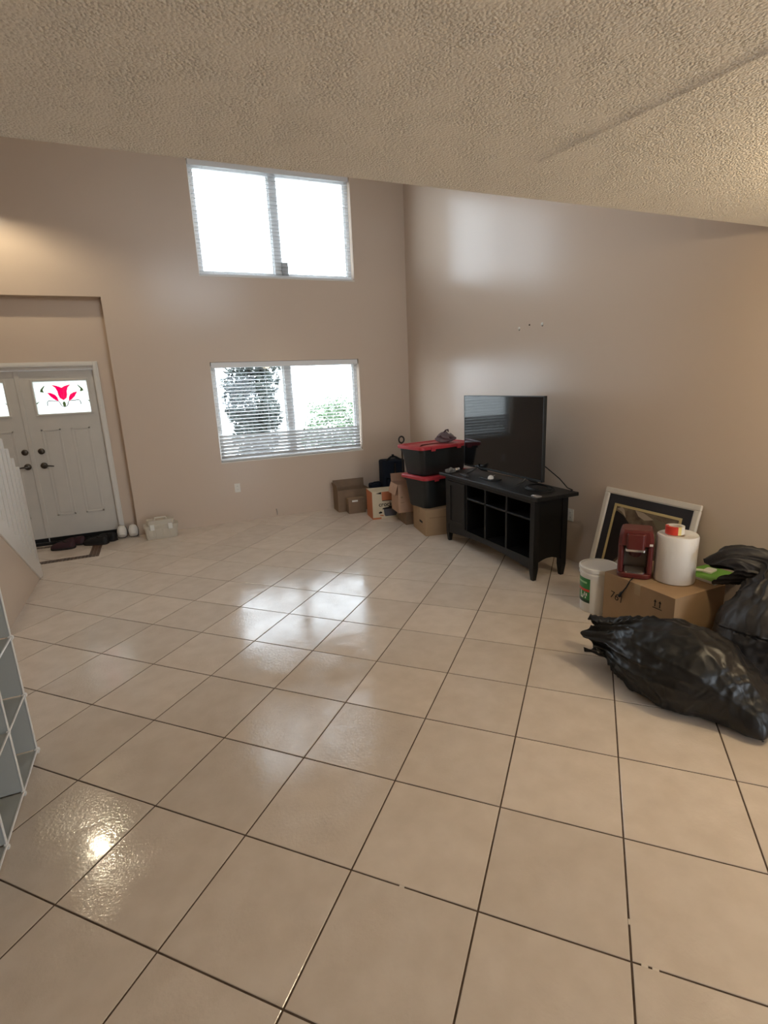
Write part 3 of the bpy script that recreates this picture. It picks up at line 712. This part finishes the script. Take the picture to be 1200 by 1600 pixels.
# suitcase
su = thing('suitcase', 'upright navy blue fabric suitcase in the corner', 'suitcase', (2.965, 6.60, 0), math.radians(-4))
MB().rbox(-.165, .165, -.11, .11, .045, .66, .05, 5).build('shell', NAVY, su, smooth=35, bevel=.02)
MB().rbox(-.13, .13, -.135, -.108, .09, .42, .03, 4).build('front_pocket', NAVY, su, smooth=35, bevel=.01)
MB().tube([(-.11, -.09, .648), (-.06, -.07, .685), (-.03, -.06, .70), (.03, -.06, .70), (.06, -.07, .685), (.11, -.09, .648)], .014, 8).build('carry_handle', RUBBER, su, smooth=True)
MB().box(-.015, .015, -.075, -.045, .70, .735).build('handle_grip', RUBBER, su, bevel=.005)
for sx in (-1, 1):
    mb = MB(); mb.rings([[(sx * .12 + xx, rr * math.cos(2 * PI * i / 12) + .05, .03 + rr * math.sin(2 * PI * i / 12)) for i in range(12)] for xx, rr in ((-.012, .03), (.012, .03))]); mb.build('wheel', RUBBER, su)
    MB().box(sx * .12 - .02, sx * .12 + .02, -.06, -.02, 0, .046).build('foot', RUBBER, su)
MB().box(-.012, .012, -.137, -.134, .46, .62).build('zipper', DARKMETAL, su)
# bag lying on the boxes
nb = thing('navy_tote_bag', 'flat folded navy bag resting across the open brown box', 'bag', (2.628, 6.60, 0), 0)
MB().rbox(.0, .155, -.06, .09, 0, .352, .03, 4).build('body', NAVY, nb, smooth=35, bevel=.02)
MB().tube([(0, -.03, .345), (.04, -.05, .375), (.11, -.05, .375), (.15, -.03, .345)], .008, 6).build('handle', NAVY, nb, smooth=True)
# pole with loop grip
pl = thing('loop_handle_pole', 'thin dark pole with ring-shaped grip behind the red lid', 'pole', (3.035, 6.36, 0))
MB().tube([(0, 0, 0), (-.012, .01, .86), (-.013, .011, .90)], [.011, .010, .014], 8).build('shaft', BROWNT, pl, smooth=True)
mb = MB()
R_ = []
for i in range(25):
    a_ = 2 * PI * i / 24; c = Vector((-.014 + .038 * math.sin(a_), .011, .945 - .043 * math.cos(a_))); e1 = Vector((math.sin(a_), 0, -math.cos(a_))); e2 = Vector((0, 1, 0))
    R_.append([c + .011 * (math.cos(2 * PI * k_ / 8) * e1 + math.sin(2 * PI * k_ / 8) * e2) for k_ in range(8)])
mb.rings(R_, cap=False); mb.build('ring_grip', BROWNT, pl, smooth=True)
MB().box(-.10, .10, -.03, .03, 0, .03).build('base', BROWNT, pl, bevel=.004)

# ------------------------------------------------------------------ leaning picture
yl, yr = 3.185, 2.345; Hf = .80; lean = math.asin(.19 / Hf)
pf = thing('framed_picture', 'large framed picture leaning on the wall behind the white bucket', 'picture', (3.203, (yl + yr) / 2, 0))
pf.rotation_euler = (0, lean, 0)
W_ = yl - yr
def fr(mb, i0, i1, x0, x1):
    for y0, y1, z0, z1 in ((-W_ / 2 + i0, W_ / 2 - i0, i0, i1), (-W_ / 2 + i0, W_ / 2 - i0, Hf - i1, Hf - i0), (-W_ / 2 + i0, -W_ / 2 + i1, i1, Hf - i1), (W_ / 2 - i1, W_ / 2 - i0, i1, Hf - i1)): mb.box(x0, x1, y0, y1, z0, z1)
    return mb
mb = fr(MB(), .0, .042, 0, .026); mb.build('frame', FRAMEW, pf, bevel=.006)
fr(MB(), .036, .047, .006, .018).build('frame_bead', FRAMEW, pf)
fr(MB(), .047, .125, .012, .016).build('mat', NAVYMAT, pf)
fr(MB(), .118, .138, .009, .016).build('gold_fillet', GOLD, pf)
art = MB().box(.0135, .016, -W_ / 2 + .13, W_ / 2 - .13, .13, Hf - .13).build('artwork', mat('art_brown', (0.075, 0.048, 0.034), .5, .3, vary=(7, (.20, .15, .10), .12)), pf)
def blob(poly, m_, d): MB().prism(poly, lambda y, z: (.0134, y, z), lambda y, z: (.0134 - d, y, z)).build('painted_shape', m_, art)
blob([(.29, .165), (.29, .60), (.27, .625), (.20, .60), (.13, .55), (.10, .46), (.11, .36), (.16, .26), (.22, .19)], mat('art_black', (.018, .013, .013), .45, .3), .0006)
blob([(.285, .14), (.23, .165), (.17, .22), (.11, .30), (.07, .40), (.03, .40), (-.02, .25), (-.02, .14)], mat('art_pale', (.42, .38, .33), .5, .3), .0008)
blob([(.27, .64), (.22, .625), (.17, .585), (.20, .645), (.23, .665)], mat('art_tan', (.36, .29, .22), .5, .3), .0010)
blob([(.10, .66), (.02, .655), (-.08, .62), (.0, .60), (.06, .62)], mat('art_tan', (.36, .29, .22), .5, .3), .0010)
blob([(-.05, .64), (-.20, .61), (-.26, .55), (-.12, .56)], mat('art_olive', (.15, .125, .08), .5, .3), .0010)

# ------------------------------------------------------------------ bucket
bc = thing('plaster_bucket', 'white plastic bucket with green label behind the brown box', 'bucket', (2.832, 2.683, 0))
r0, hb = .128, .345
MB().lathe([(r0 * .90, .0), (r0 * .915, .004), (r0 * .985, hb - .06), (r0 * 1.03, hb - .058), (r0 * 1.03, hb - .045), (r0 * .99, hb - .043), (r0 * .99, hb - .02)], n=40).build('tub', BUCKET, bc, smooth=35)
MB().lathe([(r0 * 1.03, hb - .028), (r0 * 1.06, hb - .026), (r0 * 1.06, hb - .004), (r0 * 1.03, hb), (r0 * .97, hb), (r0 * .95, hb - .008), (.001, hb - .008)], n=40).build('lid', BUCKET, bc, smooth=35)
view = math.atan2(-2.683, -2.832)
def wrap(u0, u1, z0, z1, m_, nm, d, parent=bc, n=10, poly=None):
    mb = MB(); R_ = []
    rr = lambda z: r0 * (.915 + .07 * (z / (hb - .06))) + d
    for i in range(n + 1):
        a_ = view + u0 + (u1 - u0) * i / n
        R_.append([(rr(z0) * math.cos(a_), rr(z0) * math.sin(a_), z0), (rr(z1) * math.cos(a_), rr(z1) * math.sin(a_), z1), ((rr(z1) - .0006) * math.cos(a_), (rr(z1) - .0006) * math.sin(a_), z1), ((rr(z0) - .0006) * math.cos(a_), (rr(z0) - .0006) * math.sin(a_), z0)])
    mb.rings(R_); return mb.build(nm, m_, parent)
lab = wrap(-1.55, -.42, .075, .262, GREEN, 'label', .0012)
wrap(-1.45, -.62, .222, .236, LGREEN, 'label_print', .0020, lab, 6)
wrap(-1.52, -.45, .162, .180, REDP, 'label_print', .0020, lab)
wrap(-1.55, -.42, .076, .098, DGREEN, 'label_print', .0020, lab)
for u0, u1, z0, z1 in ((-1.12, -1.04, .105, .158), (-1.04, -.90, .105, .115), (-.93, -.87, .113, .135), (-.80, -.74, .125, .155), (-.74, -.66, .108, .122), (-.68, -.60, .128, .150)):
    wrap(u0, u1, z0, z1, WHITEP, 'label_print', .0022, lab, 3)
mb = MB(); a0 = view + PI / 2
mb.tube([(r0 * 1.06 * math.cos(a0 + PI * t / 16), r0 * 1.06 * math.sin(a0 + PI * t / 16), hb - .05 - .11 * math.sin(PI * t / 16)) for t in range(17)], .003, 6)
mb.build('bail_handle', METAL, bc)

# ------------------------------------------------------------------ big carton with things on it
bb = boxthing('moving_box', 'large brown carton carrying the bubble wrap roll and red machine', (2.735, 1.99, 0), 0, .455, .545, .351, CARD)
bb['group'] = 'cardboard boxes by the trash bags'
SM = lambda y, z: Matrix.Translation((-.0010, y, z)) @ Matrix.Rotation(-PI / 2, 4, 'Z') @ Matrix.Rotation(PI / 2, 4, 'X')
text('761', .075, 'marker_writing', INK, bb, SM(.43, .205) @ Matrix.Rotation(-.12, 4, 'Z'), bold=-.0005)
for yy in (.135, .100):
    MB().box(-.0012, -.0002, yy - .003, yy + .003, .255, .296).build('arrow_print', INK, bb)
    MB().prism([(yy - .010, .286), (yy + .010, .286), (yy, .303)], lambda y, z: (-.0003, y, z), lambda y, z: (-.0013, y, z)).build('arrow_print', INK, bb)
MB().box(-.0012, -.0002, .085, .150, .244, .249).build('arrow_print', INK, bb)
ZT = .3560
bw = thing('bubble_wrap_roll', 'tall white roll of bubble wrap standing on the brown carton', 'roll', (2.995, 2.205, ZT))
hr = .315; r_ = .122
mb = MB(); R_ = []
for rr, z in ((.036, .004), (r_ * .97, .004), (r_, .012), (r_ * .985, hr * .5), (r_ * 1.005, hr - .01), (r_ * .96, hr), (.040, hr - .006), (.036, hr - .05)):
    R_.append([((rr * (1 + .012 * math.sin(3 * a_ + 1.2))) * math.cos(a_), (rr * (1 + .012 * math.sin(3 * a_ + 1.2))) * math.sin(a_), z + (.003 * math.sin(2 * a_ + 1) if z > .1 else 0)) for a_ in [2 * PI * k_ / 40 for k_ in range(40)]])
mb.rings(R_).build('wrap', BUBBLE, bw, smooth=35)
MB().lathe([(.034, .0), (.034, hr - .002), (.029, hr - .002), (.029, 0)], n=20).build('core', CARD, bw, smooth=35)
tp = thing('tape_roll', 'roll of red and cream packing tape on top of bubble wrap', 'tape', (2.975, 2.215, ZT + hr + .004), 0)
def arcring(a0, a1, ri, ro, z0, z1, n=14):
    return MB().rings([[(rr * math.cos(a0 + (a1 - a0) * i / n), rr * math.sin(a0 + (a1 - a0) * i / n), z) for rr, z in ((ri, z0), (ro, z0), (ro, z1), (ri, z1))] for i in range(n + 1)])
vb = math.atan2(-2.2, -2.98)
arcring(vb - 1.75, vb + .35, .038, .056, 0, .052).build('red_wrapper', REDP, tp, smooth=35)
arcring(vb + .35, vb + .72, .038, .056, 0, .052, 6).build('yellow_wrapper', YELLOWP, tp, smooth=35)
arcring(vb + .72, vb + 2 * PI - 1.75, .038, .055, .001, .051, 24).build('tape', WHITEP, tp, smooth=35)
# red single-cup coffee machine
cm = thing('coffee_machine', 'dark red single-cup coffee machine on the brown carton', 'coffee machine', (2.862, 2.405, ZT), math.atan2(-2.405, -2.862) + PI / 2)
h_ = .335                                      # front of the machine is local -Y
MB().rbox(-.105, .105, -.10, .10, .001, .035, .05, 6).build('base', MAROON, cm, smooth=35, bevel=.006)
for sx in (-1, 1):
    MB().rbox(*((sx * .105 - .034, sx * .105) if sx > 0 else (sx * .105, sx * .105 + .034)), -.085, .10, .035, .235, .014, 4).build('side_column', MAROON, cm, smooth=35, bevel=.004)
MB().rbox(-.075, .075, .06, .098, .035, .25, .01).build('back_wall', GREYP, cm)
mb = MB(); R_ = []
for i in range(9):
    t = i / 8; z = .225 + .105 * t; k_ = 1 - .16 * t ** 3
    R_.append([(k_ * x, k_ * y_, z) for x, y_ in ((-.085, -.098), (.085, -.098), (.106, -.078), (.106, .075), (.085, .098), (-.085, .098), (-.106, .075), (-.106, -.078))])
mb.rings(R_); mb.build('head', MAROON, cm, smooth=35, bevel=.006)
MB().rbox(-.055, .055, -.118, -.07, .205, .312, .018, 4).build('brew_lid', MAROON, cm, smooth=35, bevel=.006)
MB().rbox(-.060, .060, -.126, -.08, .196, .210, .014, 4).build('silver_handle', CHROME, cm, smooth=35)
MB().lathe([(.028, .145), (.040, .16), (.046, .20), (.046, .225)], c=(0, -.045), n=20).build('brew_spout', MAROOND, cm, smooth=35)
MB().rbox(-.062, .062, -.092, .03, .035, .045, .02, 4).build('drip_tray', CHROME, cm, smooth=35)
MB().box(.080, .100, -.1005, -.097, .235, .249).build('badge', WHITEP, cm)
CORD = (MB((0, 0, 0)).tube([(2.79, 2.345, ZT + .006), (2.765, 2.333, ZT + .006), (2.738, 2.325, ZT + .005), (2.7285, 2.325, ZT - .010), (2.7285, 2.345, ZT - .05), (2.7285, 2.37, ZT - .09), (2.7245, 2.378, ZT - .10), (2.7225, 2.390, ZT - .13)], [.004, .004, .004, .004, .004, .005, .009, .011], 6).build('power_cord', RUBBER, None, smooth=True))
CORD.data.transform((Matrix.Translation(cm.location) @ Matrix.Rotation(cm.rotation_euler.z, 4, 'Z')).inverted()); CORD.parent = cm; CORD.location = (0, 0, 0)
# green board and small white tool behind the carton top
gb = thing('green_board', 'flat green board with white edge beside the bubble wrap', 'board', (3.265, 2.17, ZT))
MB().box(-.135, .135, -.15, .10, .0005, .012).build('face', GREENB, gb)
MB().box(-.139, -.1352, -.15, .10, .0003, .015).build('edge', WHITEP, gb)
MB().box(-.139, .139, -.154, -.1502, .0003, .015).build('edge', WHITEP, gb)
wt = thing('white_scraper', 'small white plastic tool lying on the green board', 'tool', (3.29, 2.17, ZT + .0125), .2)
MB().rbox(-.05, .05, -.03, .03, .0003, .014, .015).build('blade', WHITEP, wt, bevel=.003)
MB().tube([(-.04, .02, .012), (-.07, .06, .014), (-.085, .08, .014)], [.010, .009, .008], 8).build('handle', WHITEP, wt, smooth=True)

# ------------------------------------------------------------------ garbage bags
def bag(name, label, axis, m_, nu=200, nv=150, seed=0, pleats=15, neck=.16, wr=.012, zs=.9, floor_z=.002, pl_amp=.2, ruffle=.4):
    # axis: list of (point, radius); first entries are the ruffled mouth, then the neck, then the body
    P = [Vector(a_[0]) for a_ in axis]; Rr = [a_[1] for a_ in axis]; n = len(P)
    def cat(A, t):
        t = t * (n - 1); i = min(int(t), n - 2); u = t - i
        p0, p1, p2, p3 = A[max(i - 1, 0)], A[i], A[i + 1], A[min(i + 2, n - 1)]
        return .5 * ((2 * p1) + (p2 - p0) * u + (2 * p0 - 5 * p1 + 4 * p2 - p3) * u * u + (3 * p1 - p0 - 3 * p2 + p3) * u ** 3)
    sd = Vector((seed * 3.7, seed * 1.3, seed * 2.1)); R_ = []
    for j in range(nv + 1):
        t = j / nv; c = cat(P, t); r = max(.002, cat(Rr, t))
        tg = (cat(P, min(1, t + .01)) - cat(P, max(0, t - .01))).normalized()
        a_ = tg.cross(Vector((0, 0, 1)))
        if a_.length < .15: a_ = tg.cross(Vector((1, 0, 0)))
        a_.normalize(); b_ = a_.cross(tg).normalized(); ring = []
        near = math.exp(-((t - neck) / .13) ** 2) + .45 * math.exp(-((t - neck) / .35) ** 2) if t > neck else 1.2
        mouth = max(0, 1 - t / neck)
        for i in range(nu):
            u = 2 * PI * i / nu
            cu_, su_ = math.cos(u), math.sin(u)
            ph = u + .55 * noise.noise(Vector((cu_ * 1.2, su_ * 1.2, t * 2.2)) + sd)
            pl_ = 1 - abs(math.sin(ph * pleats / 2 + 1.4 * noise.noise(Vector((cu_ * 2, su_ * 2, 5 + t)) + sd)))
            k_ = 1 + near * pl_amp * (pl_ ** 2 - .3) + mouth * ruffle * (math.sin(ph * 4 + seed) + .9 * noise.noise(Vector((cu_ * 2.2, su_ * 2.2, 9)) + sd))
            d = a_ * cu_ + b_ * su_ * zs
            p = c + d * r * k_
            w = min(1, r / .15)
            q_ = p * 2.1 + sd
            p = p + d * (.035 * noise.noise(q_) * w)
            qq = p + Vector((noise.noise(p * 3 + sd), noise.noise(p * 3 - sd), noise.noise(p * 3 + 2 * sd))) * .12
            v1, _ = noise.voronoi(qq * 7.5 + sd); v2, _ = noise.voronoi(qq * 17 + sd)
            p = p + d * (wr * w * (1 - 2.2 * min(.6, v1[1] - v1[0])) + wr * .38 * w * (1 - 2.2 * min(.6, v2[1] - v2[0])) - .012)
            p = p + tg * (mouth * .07 * math.sin(3 * u + seed))
            lim = floor_z + .002 * noise.noise(p * 9)
            if p.z < lim + .03:                # settle on the floor
                e_ = (p.z - lim) / .03
                p.z = lim + .03 * math.exp(max(-6, e_ - 1))
            p.x = min(p.x, XR - .006)
            ring.append(p)
        R_.append(ring)
    o = thing(name, label, 'trash bag', (P[n // 2].x, P[n // 2].y, 0), 0, 'black trash bags at the right wall')
    mb = MB(o.location); mb.rings(R_, cap=False)
    mb.build('plastic', m_, o, smooth='all')
    return o
bag('trash_bag', 'shiny black full trash bag lying in front with mouth open',
    [((2.25, 2.125, .17), .125), ((2.30, 2.045, .175), .135), ((2.34, 1.95, .17), .19), ((2.375, 1.83, .16), .245), ((2.41, 1.69, .155), .275), ((2.425, 1.555, .145), .265), ((2.43, 1.44, .12), .215), ((2.41, 1.335, .085), .15), ((2.37, 1.25, .05), .075), ((2.35, 1.215, .03), .005)], BAG, seed=3, neck=.13, zs=.86, ruffle=.22)
bag('trash_bag', 'dull black tall trash bag standing behind beside the wall',
    [((3.05, 1.945, .515), .085), ((3.10, 1.865, .55), .105), ((3.15, 1.76, .54), .105), ((3.14, 1.70, .48), .15), ((3.11, 1.65, .40), .22), ((3.08, 1.62, .28), .29), ((3.07, 1.61, .16), .305), ((3.07, 1.61, .04), .28), ((3.07, 1.61, .005), .01)], BAG2, seed=8, neck=.27, zs=1.0, pl_amp=.14, ruffle=.16)

# ------------------------------------------------------------------ shoes and caddy by the door
def shoe(name, label, loc, rz, up_, m_, sole, L=.27, W=.095, group='white shoes by the door', collar=True):
    t = thing(name, label, 'shoe', loc, rz, group)
    if up_: t.rotation_euler = (math.radians(up_), 0, rz)
    R_, Q = [], []
    for i in range(13):
        s_ = i / 12; y = L * s_
        w = W / 2 * (.72 + .38 * math.sin(PI * (s_ * .85 + .12)) - .25 * max(0, s_ - .85) * 4)
        h = .028 + (.06 * (1 - s_) ** .7 if s_ < .45 else .042 * math.sin(PI * (1.02 - s_) * .9))
        if i in (0, 12): w *= .6; h *= .7
        R_.append([(w * math.cos(a_), y, .018 + h * max(0, math.sin(a_))) for a_ in [PI * k_ / 10 for k_ in range(11)]])
        Q.append([(w * 1.10, y, 0), (w * 1.10, y, .02), (-w * 1.10, y, .02), (-w * 1.10, y, 0)])
    MB().rings(R_).build('upper', m_, t, smooth=True)
    MB().rings(Q).build('sole', sole, t)
    if not collar: return t
    mb = MB(); mb.rings([[(W * .30 * math.cos(a_), .075 + .05 * math.sin(a_), z + .006 * math.sin(a_)) for a_ in [2 * PI * k_ / 16 for k_ in range(16)]] for z in (.070, .086)])
    mb.build('collar', SOLE, t)
    return t
shoe('white_shoe', 'white shoe propped toe-up by the niche, nearer the door', (-.535, 6.875, .001), 0, 58, SHOEW, SOLE, .15, .10, collar=False)
shoe('white_shoe', 'white shoe propped toe-up at the wall corner', (-.41, 6.86, .001), 0, 58, SHOEW, SOLE, .15, .10, collar=False)
shoe('black_shoe', 'black shoe beside the white pair at the door, right of two', (-.60, 6.78, .004), .9, 0, SHOEB, SOLE, .27, .10, 'dark shoes at the door')
shoe('black_shoe', 'black shoe overlapping the mosaic strip at the door, left of two', (-.68, 6.70, .004), 1.25, 0, SHOEB, SOLE, .27, .10, 'dark shoes at the door')
shoe('maroon_shoe', 'dark maroon shoe on the threshold side, near the black pair', (-.93, 6.83, .004), 1.2, 0, SHOEM, SOLE, .26, .10, 'dark shoes at the door')
shoe('maroon_shoe', 'dark maroon shoe nearest the stair railing at the door', (-1.02, 6.72, .004), 1.45, 0, SHOEM, SOLE, .25, .10, 'dark shoes at the door')
ca = thing('plastic_caddy', 'milky plastic carry case on the floor below the window wall', 'case', (-.09, 6.66, 0), math.radians(2))
MB().rbox(-.185, .185, -.085, .085, .001, .14, .03, 4, taper=.94).build('tub', CLEARW, ca, smooth=35)
MB().rbox(-.192, .192, -.092, .092, .14, .165, .03, 4).build('rim', CLEARW, ca, smooth=35)
MB().rbox(-.15, .15, -.07, .07, .165, .225, .03, 4).build('lid', CLEARW, ca, smooth=35)
MB().tube([(-.07, -.02, .22), (-.06, -.03, .25), (.06, -.03, .25), (.07, -.02, .22)], .009, 8).build('handle', CLEARW, ca, smooth=True)
for x in (-.1, .1): MB().rbox(x - .025, x + .025, -.104, -.09, .115, .185, .005).build('clasp', WHITEP, ca)
for x in (-.12, -.04, .04, .12): MB().rbox(x - .028, x + .028, -.0875, -.075, .02, .12, .004).build('compartment', CLEARW, ca)

# ------------------------------------------------------------------ small wall fittings
def outlet(loc, rz, label):
    o = thing('wall_outlet', label, 'outlet', loc, rz)
    MB().box(-.036, .036, -.006, -.0003, -.058, .058).build('plate', WHITEP, o, bevel=.002)
    for z in (-.022, .022):
        s_ = MB().rbox(-.016, .016, -.0085, -.006, z - .014, z + .014, .001).build('socket', WHITEP, o)
        for x in (-.006, .006): MB().box(x - .001, x + .001, -.0090, -.0085, z - .004, z + .006).build('slot', INK, s_)
    return o
outlet((.883, YB, .45), 0, 'white wall outlet below the low window')
outlet((XR, 3.605, .436), PI / 2 * -1, 'white wall outlet behind the end of the console')
cb = thing('cable_stub', 'short grey cable end poking from the wall near the floor', 'cable', (1.36, YB, .10))
MB().tube([(0, -.0003, 0), (0, -.03, 0), (0, -.045, -.02), (0, -.05, -.07)], .005, 6).build('cable', GREYP, cb, smooth=True)
for y, z, big, lb_ in ((4.412, 2.161, 1, 'screw anchor in the wall above the television, far one'), (4.257, 2.176, 0, 'small nail hole plug between the two wall anchors'), (4.075, 2.165, 1, 'screw anchor in the wall above the television, near one')):
    o = thing('wall_anchor', lb_, 'screw', (XR, y, z), 0, 'anchors above the television')
    r__ = .014 if big else .007
    mb = MB(); mb.rings([[(-d_, rr * math.cos(2 * PI * i / 12), rr * math.sin(2 * PI * i / 12)) for i in range(12)] for rr, d_ in ((r__, .0003), (r__, .006), (r__ * .5, .010))]); mb.build('anchor', WHITEP if big else INK, o)
    if big:
        mb = MB(); mb.rings([[(-d_, rr * math.cos(2 * PI * i / 10), rr * math.sin(2 * PI * i / 10) - .012) for i in range(10)] for rr, d_ in ((.010, .0002), (.010, .002))]); mb.build('hole', INK, o)

# ------------------------------------------------------------------ lamps of the house (outside the view)
fp = thing('foyer_pendant', 'lit pendant lamp hanging in the entry above the stairs', 'lamp', (-1.30, 6.25, 3.72))
MB().tube([(0, 0, .13), (0, 0, ZHIGH - 3.72)], .006, 6).build('cord', DARKMETAL, fp)
MB().lathe([(.02, .14), (.05, .12), (.135, -.085), (.130, -.085), (.045, .115), (.015, .13)], n=28).build('shade', DARKMETAL, fp, smooth=35)
MB().lathe([(.012, .11), (.02, .09), (.03, .06), (.026, .035), (.005, .02)], n=16).build('bulb', BULB, fp, smooth=True)
pl_ = bpy.data.lights.new('pendant_light', 'POINT'); pl_.energy = 32; pl_.color = (1.0, .86, .62); pl_.shadow_soft_size = .03
lo = bpy.data.objects.new('pendant_light', pl_); COL.objects.link(lo); lo.location = (-1.30, 6.25, 3.695)
fl = thing('ceiling_lamp', 'lit flush lamp on the low ceiling near the right wall', 'lamp', (2.72, .72, ZLOW))
MB().lathe([(.16, -.0003), (.165, -.02), (.15, -.03)], n=28).build('rim', METAL, fl, smooth=35)
MB().lathe([(.15, -.025), (.145, -.05), (.11, -.085), (.05, -.105), (.002, -.11)], n=28).build('shade', FROST, fl, smooth=True)
pl_ = bpy.data.lights.new('ceiling_lamp_light', 'POINT'); pl_.energy = 42; pl_.color = (1.0, .80, .52); pl_.shadow_soft_size = .1
lo = bpy.data.objects.new('ceiling_lamp_light', pl_); COL.objects.link(lo); lo.location = (2.72, .72, ZLOW - .18)

# ------------------------------------------------------------------ outdoors
struct(MB().box(-40, 40, -40, 60, -.35, -.25).build('ground', GROUND), 'pale paved ground outside the house', 'ground')
def foliage(name, label, loc, ctr, rad, n, m_, size, cat, trunk=None, seed=1):
    rnd = random.Random(seed); t = thing(name, label, cat, loc); mb = MB()
    for _ in range(n):
        while True:
            p = Vector((rnd.uniform(-1, 1), rnd.uniform(-1, 1), rnd.uniform(-1, 1)))
            if .25 < p.length < 1: break
        p = Vector((p.x * rad[0], p.y * rad[1], p.z * rad[2])) + Vector(ctr)
        p += Vector((noise.noise(p * 2), noise.noise(p * 2 + Vector((5, 0, 0))), noise.noise(p * 2 + Vector((0, 5, 0))))) * .25
        a_ = Vector((rnd.gauss(0, 1), rnd.gauss(0, 1), rnd.gauss(0, 1))).normalized(); b_ = a_.orthogonal().normalized(); L = size * rnd.uniform(.6, 1.3)
        V = [mb.v(p - a_ * L), mb.v(p + b_ * L * .35), mb.v(p + a_ * L), mb.v(p - b_ * L * .35)]
        mb.face(V)
    o = mb.build('foliage', m_, t, recalc=False); o['kind'] = 'stuff'
    if trunk: MB().tube(*trunk, 10).build('trunk', BARK, t, smooth=True)
    return t
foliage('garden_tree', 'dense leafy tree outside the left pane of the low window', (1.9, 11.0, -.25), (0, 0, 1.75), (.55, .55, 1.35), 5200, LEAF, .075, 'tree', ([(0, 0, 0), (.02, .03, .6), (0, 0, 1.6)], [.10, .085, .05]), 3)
foliage('garden_hedge', 'low clipped hedge outside below the low window', (3.0, 9.4, -.25), (0, 0, .40), (2.6, .30, .42), 6000, LEAFL, .05, 'hedge', None, 5)
foliage('garden_shrub', 'small bright shrub outside the right pane of low window', (4.1, 12.5, -.25), (0, 0, .95), (.8, .6, .75), 2600, LEAFL, .06, 'shrub', ([(0, 0, 0), (0, 0, .7)], [.05, .03]), 6)
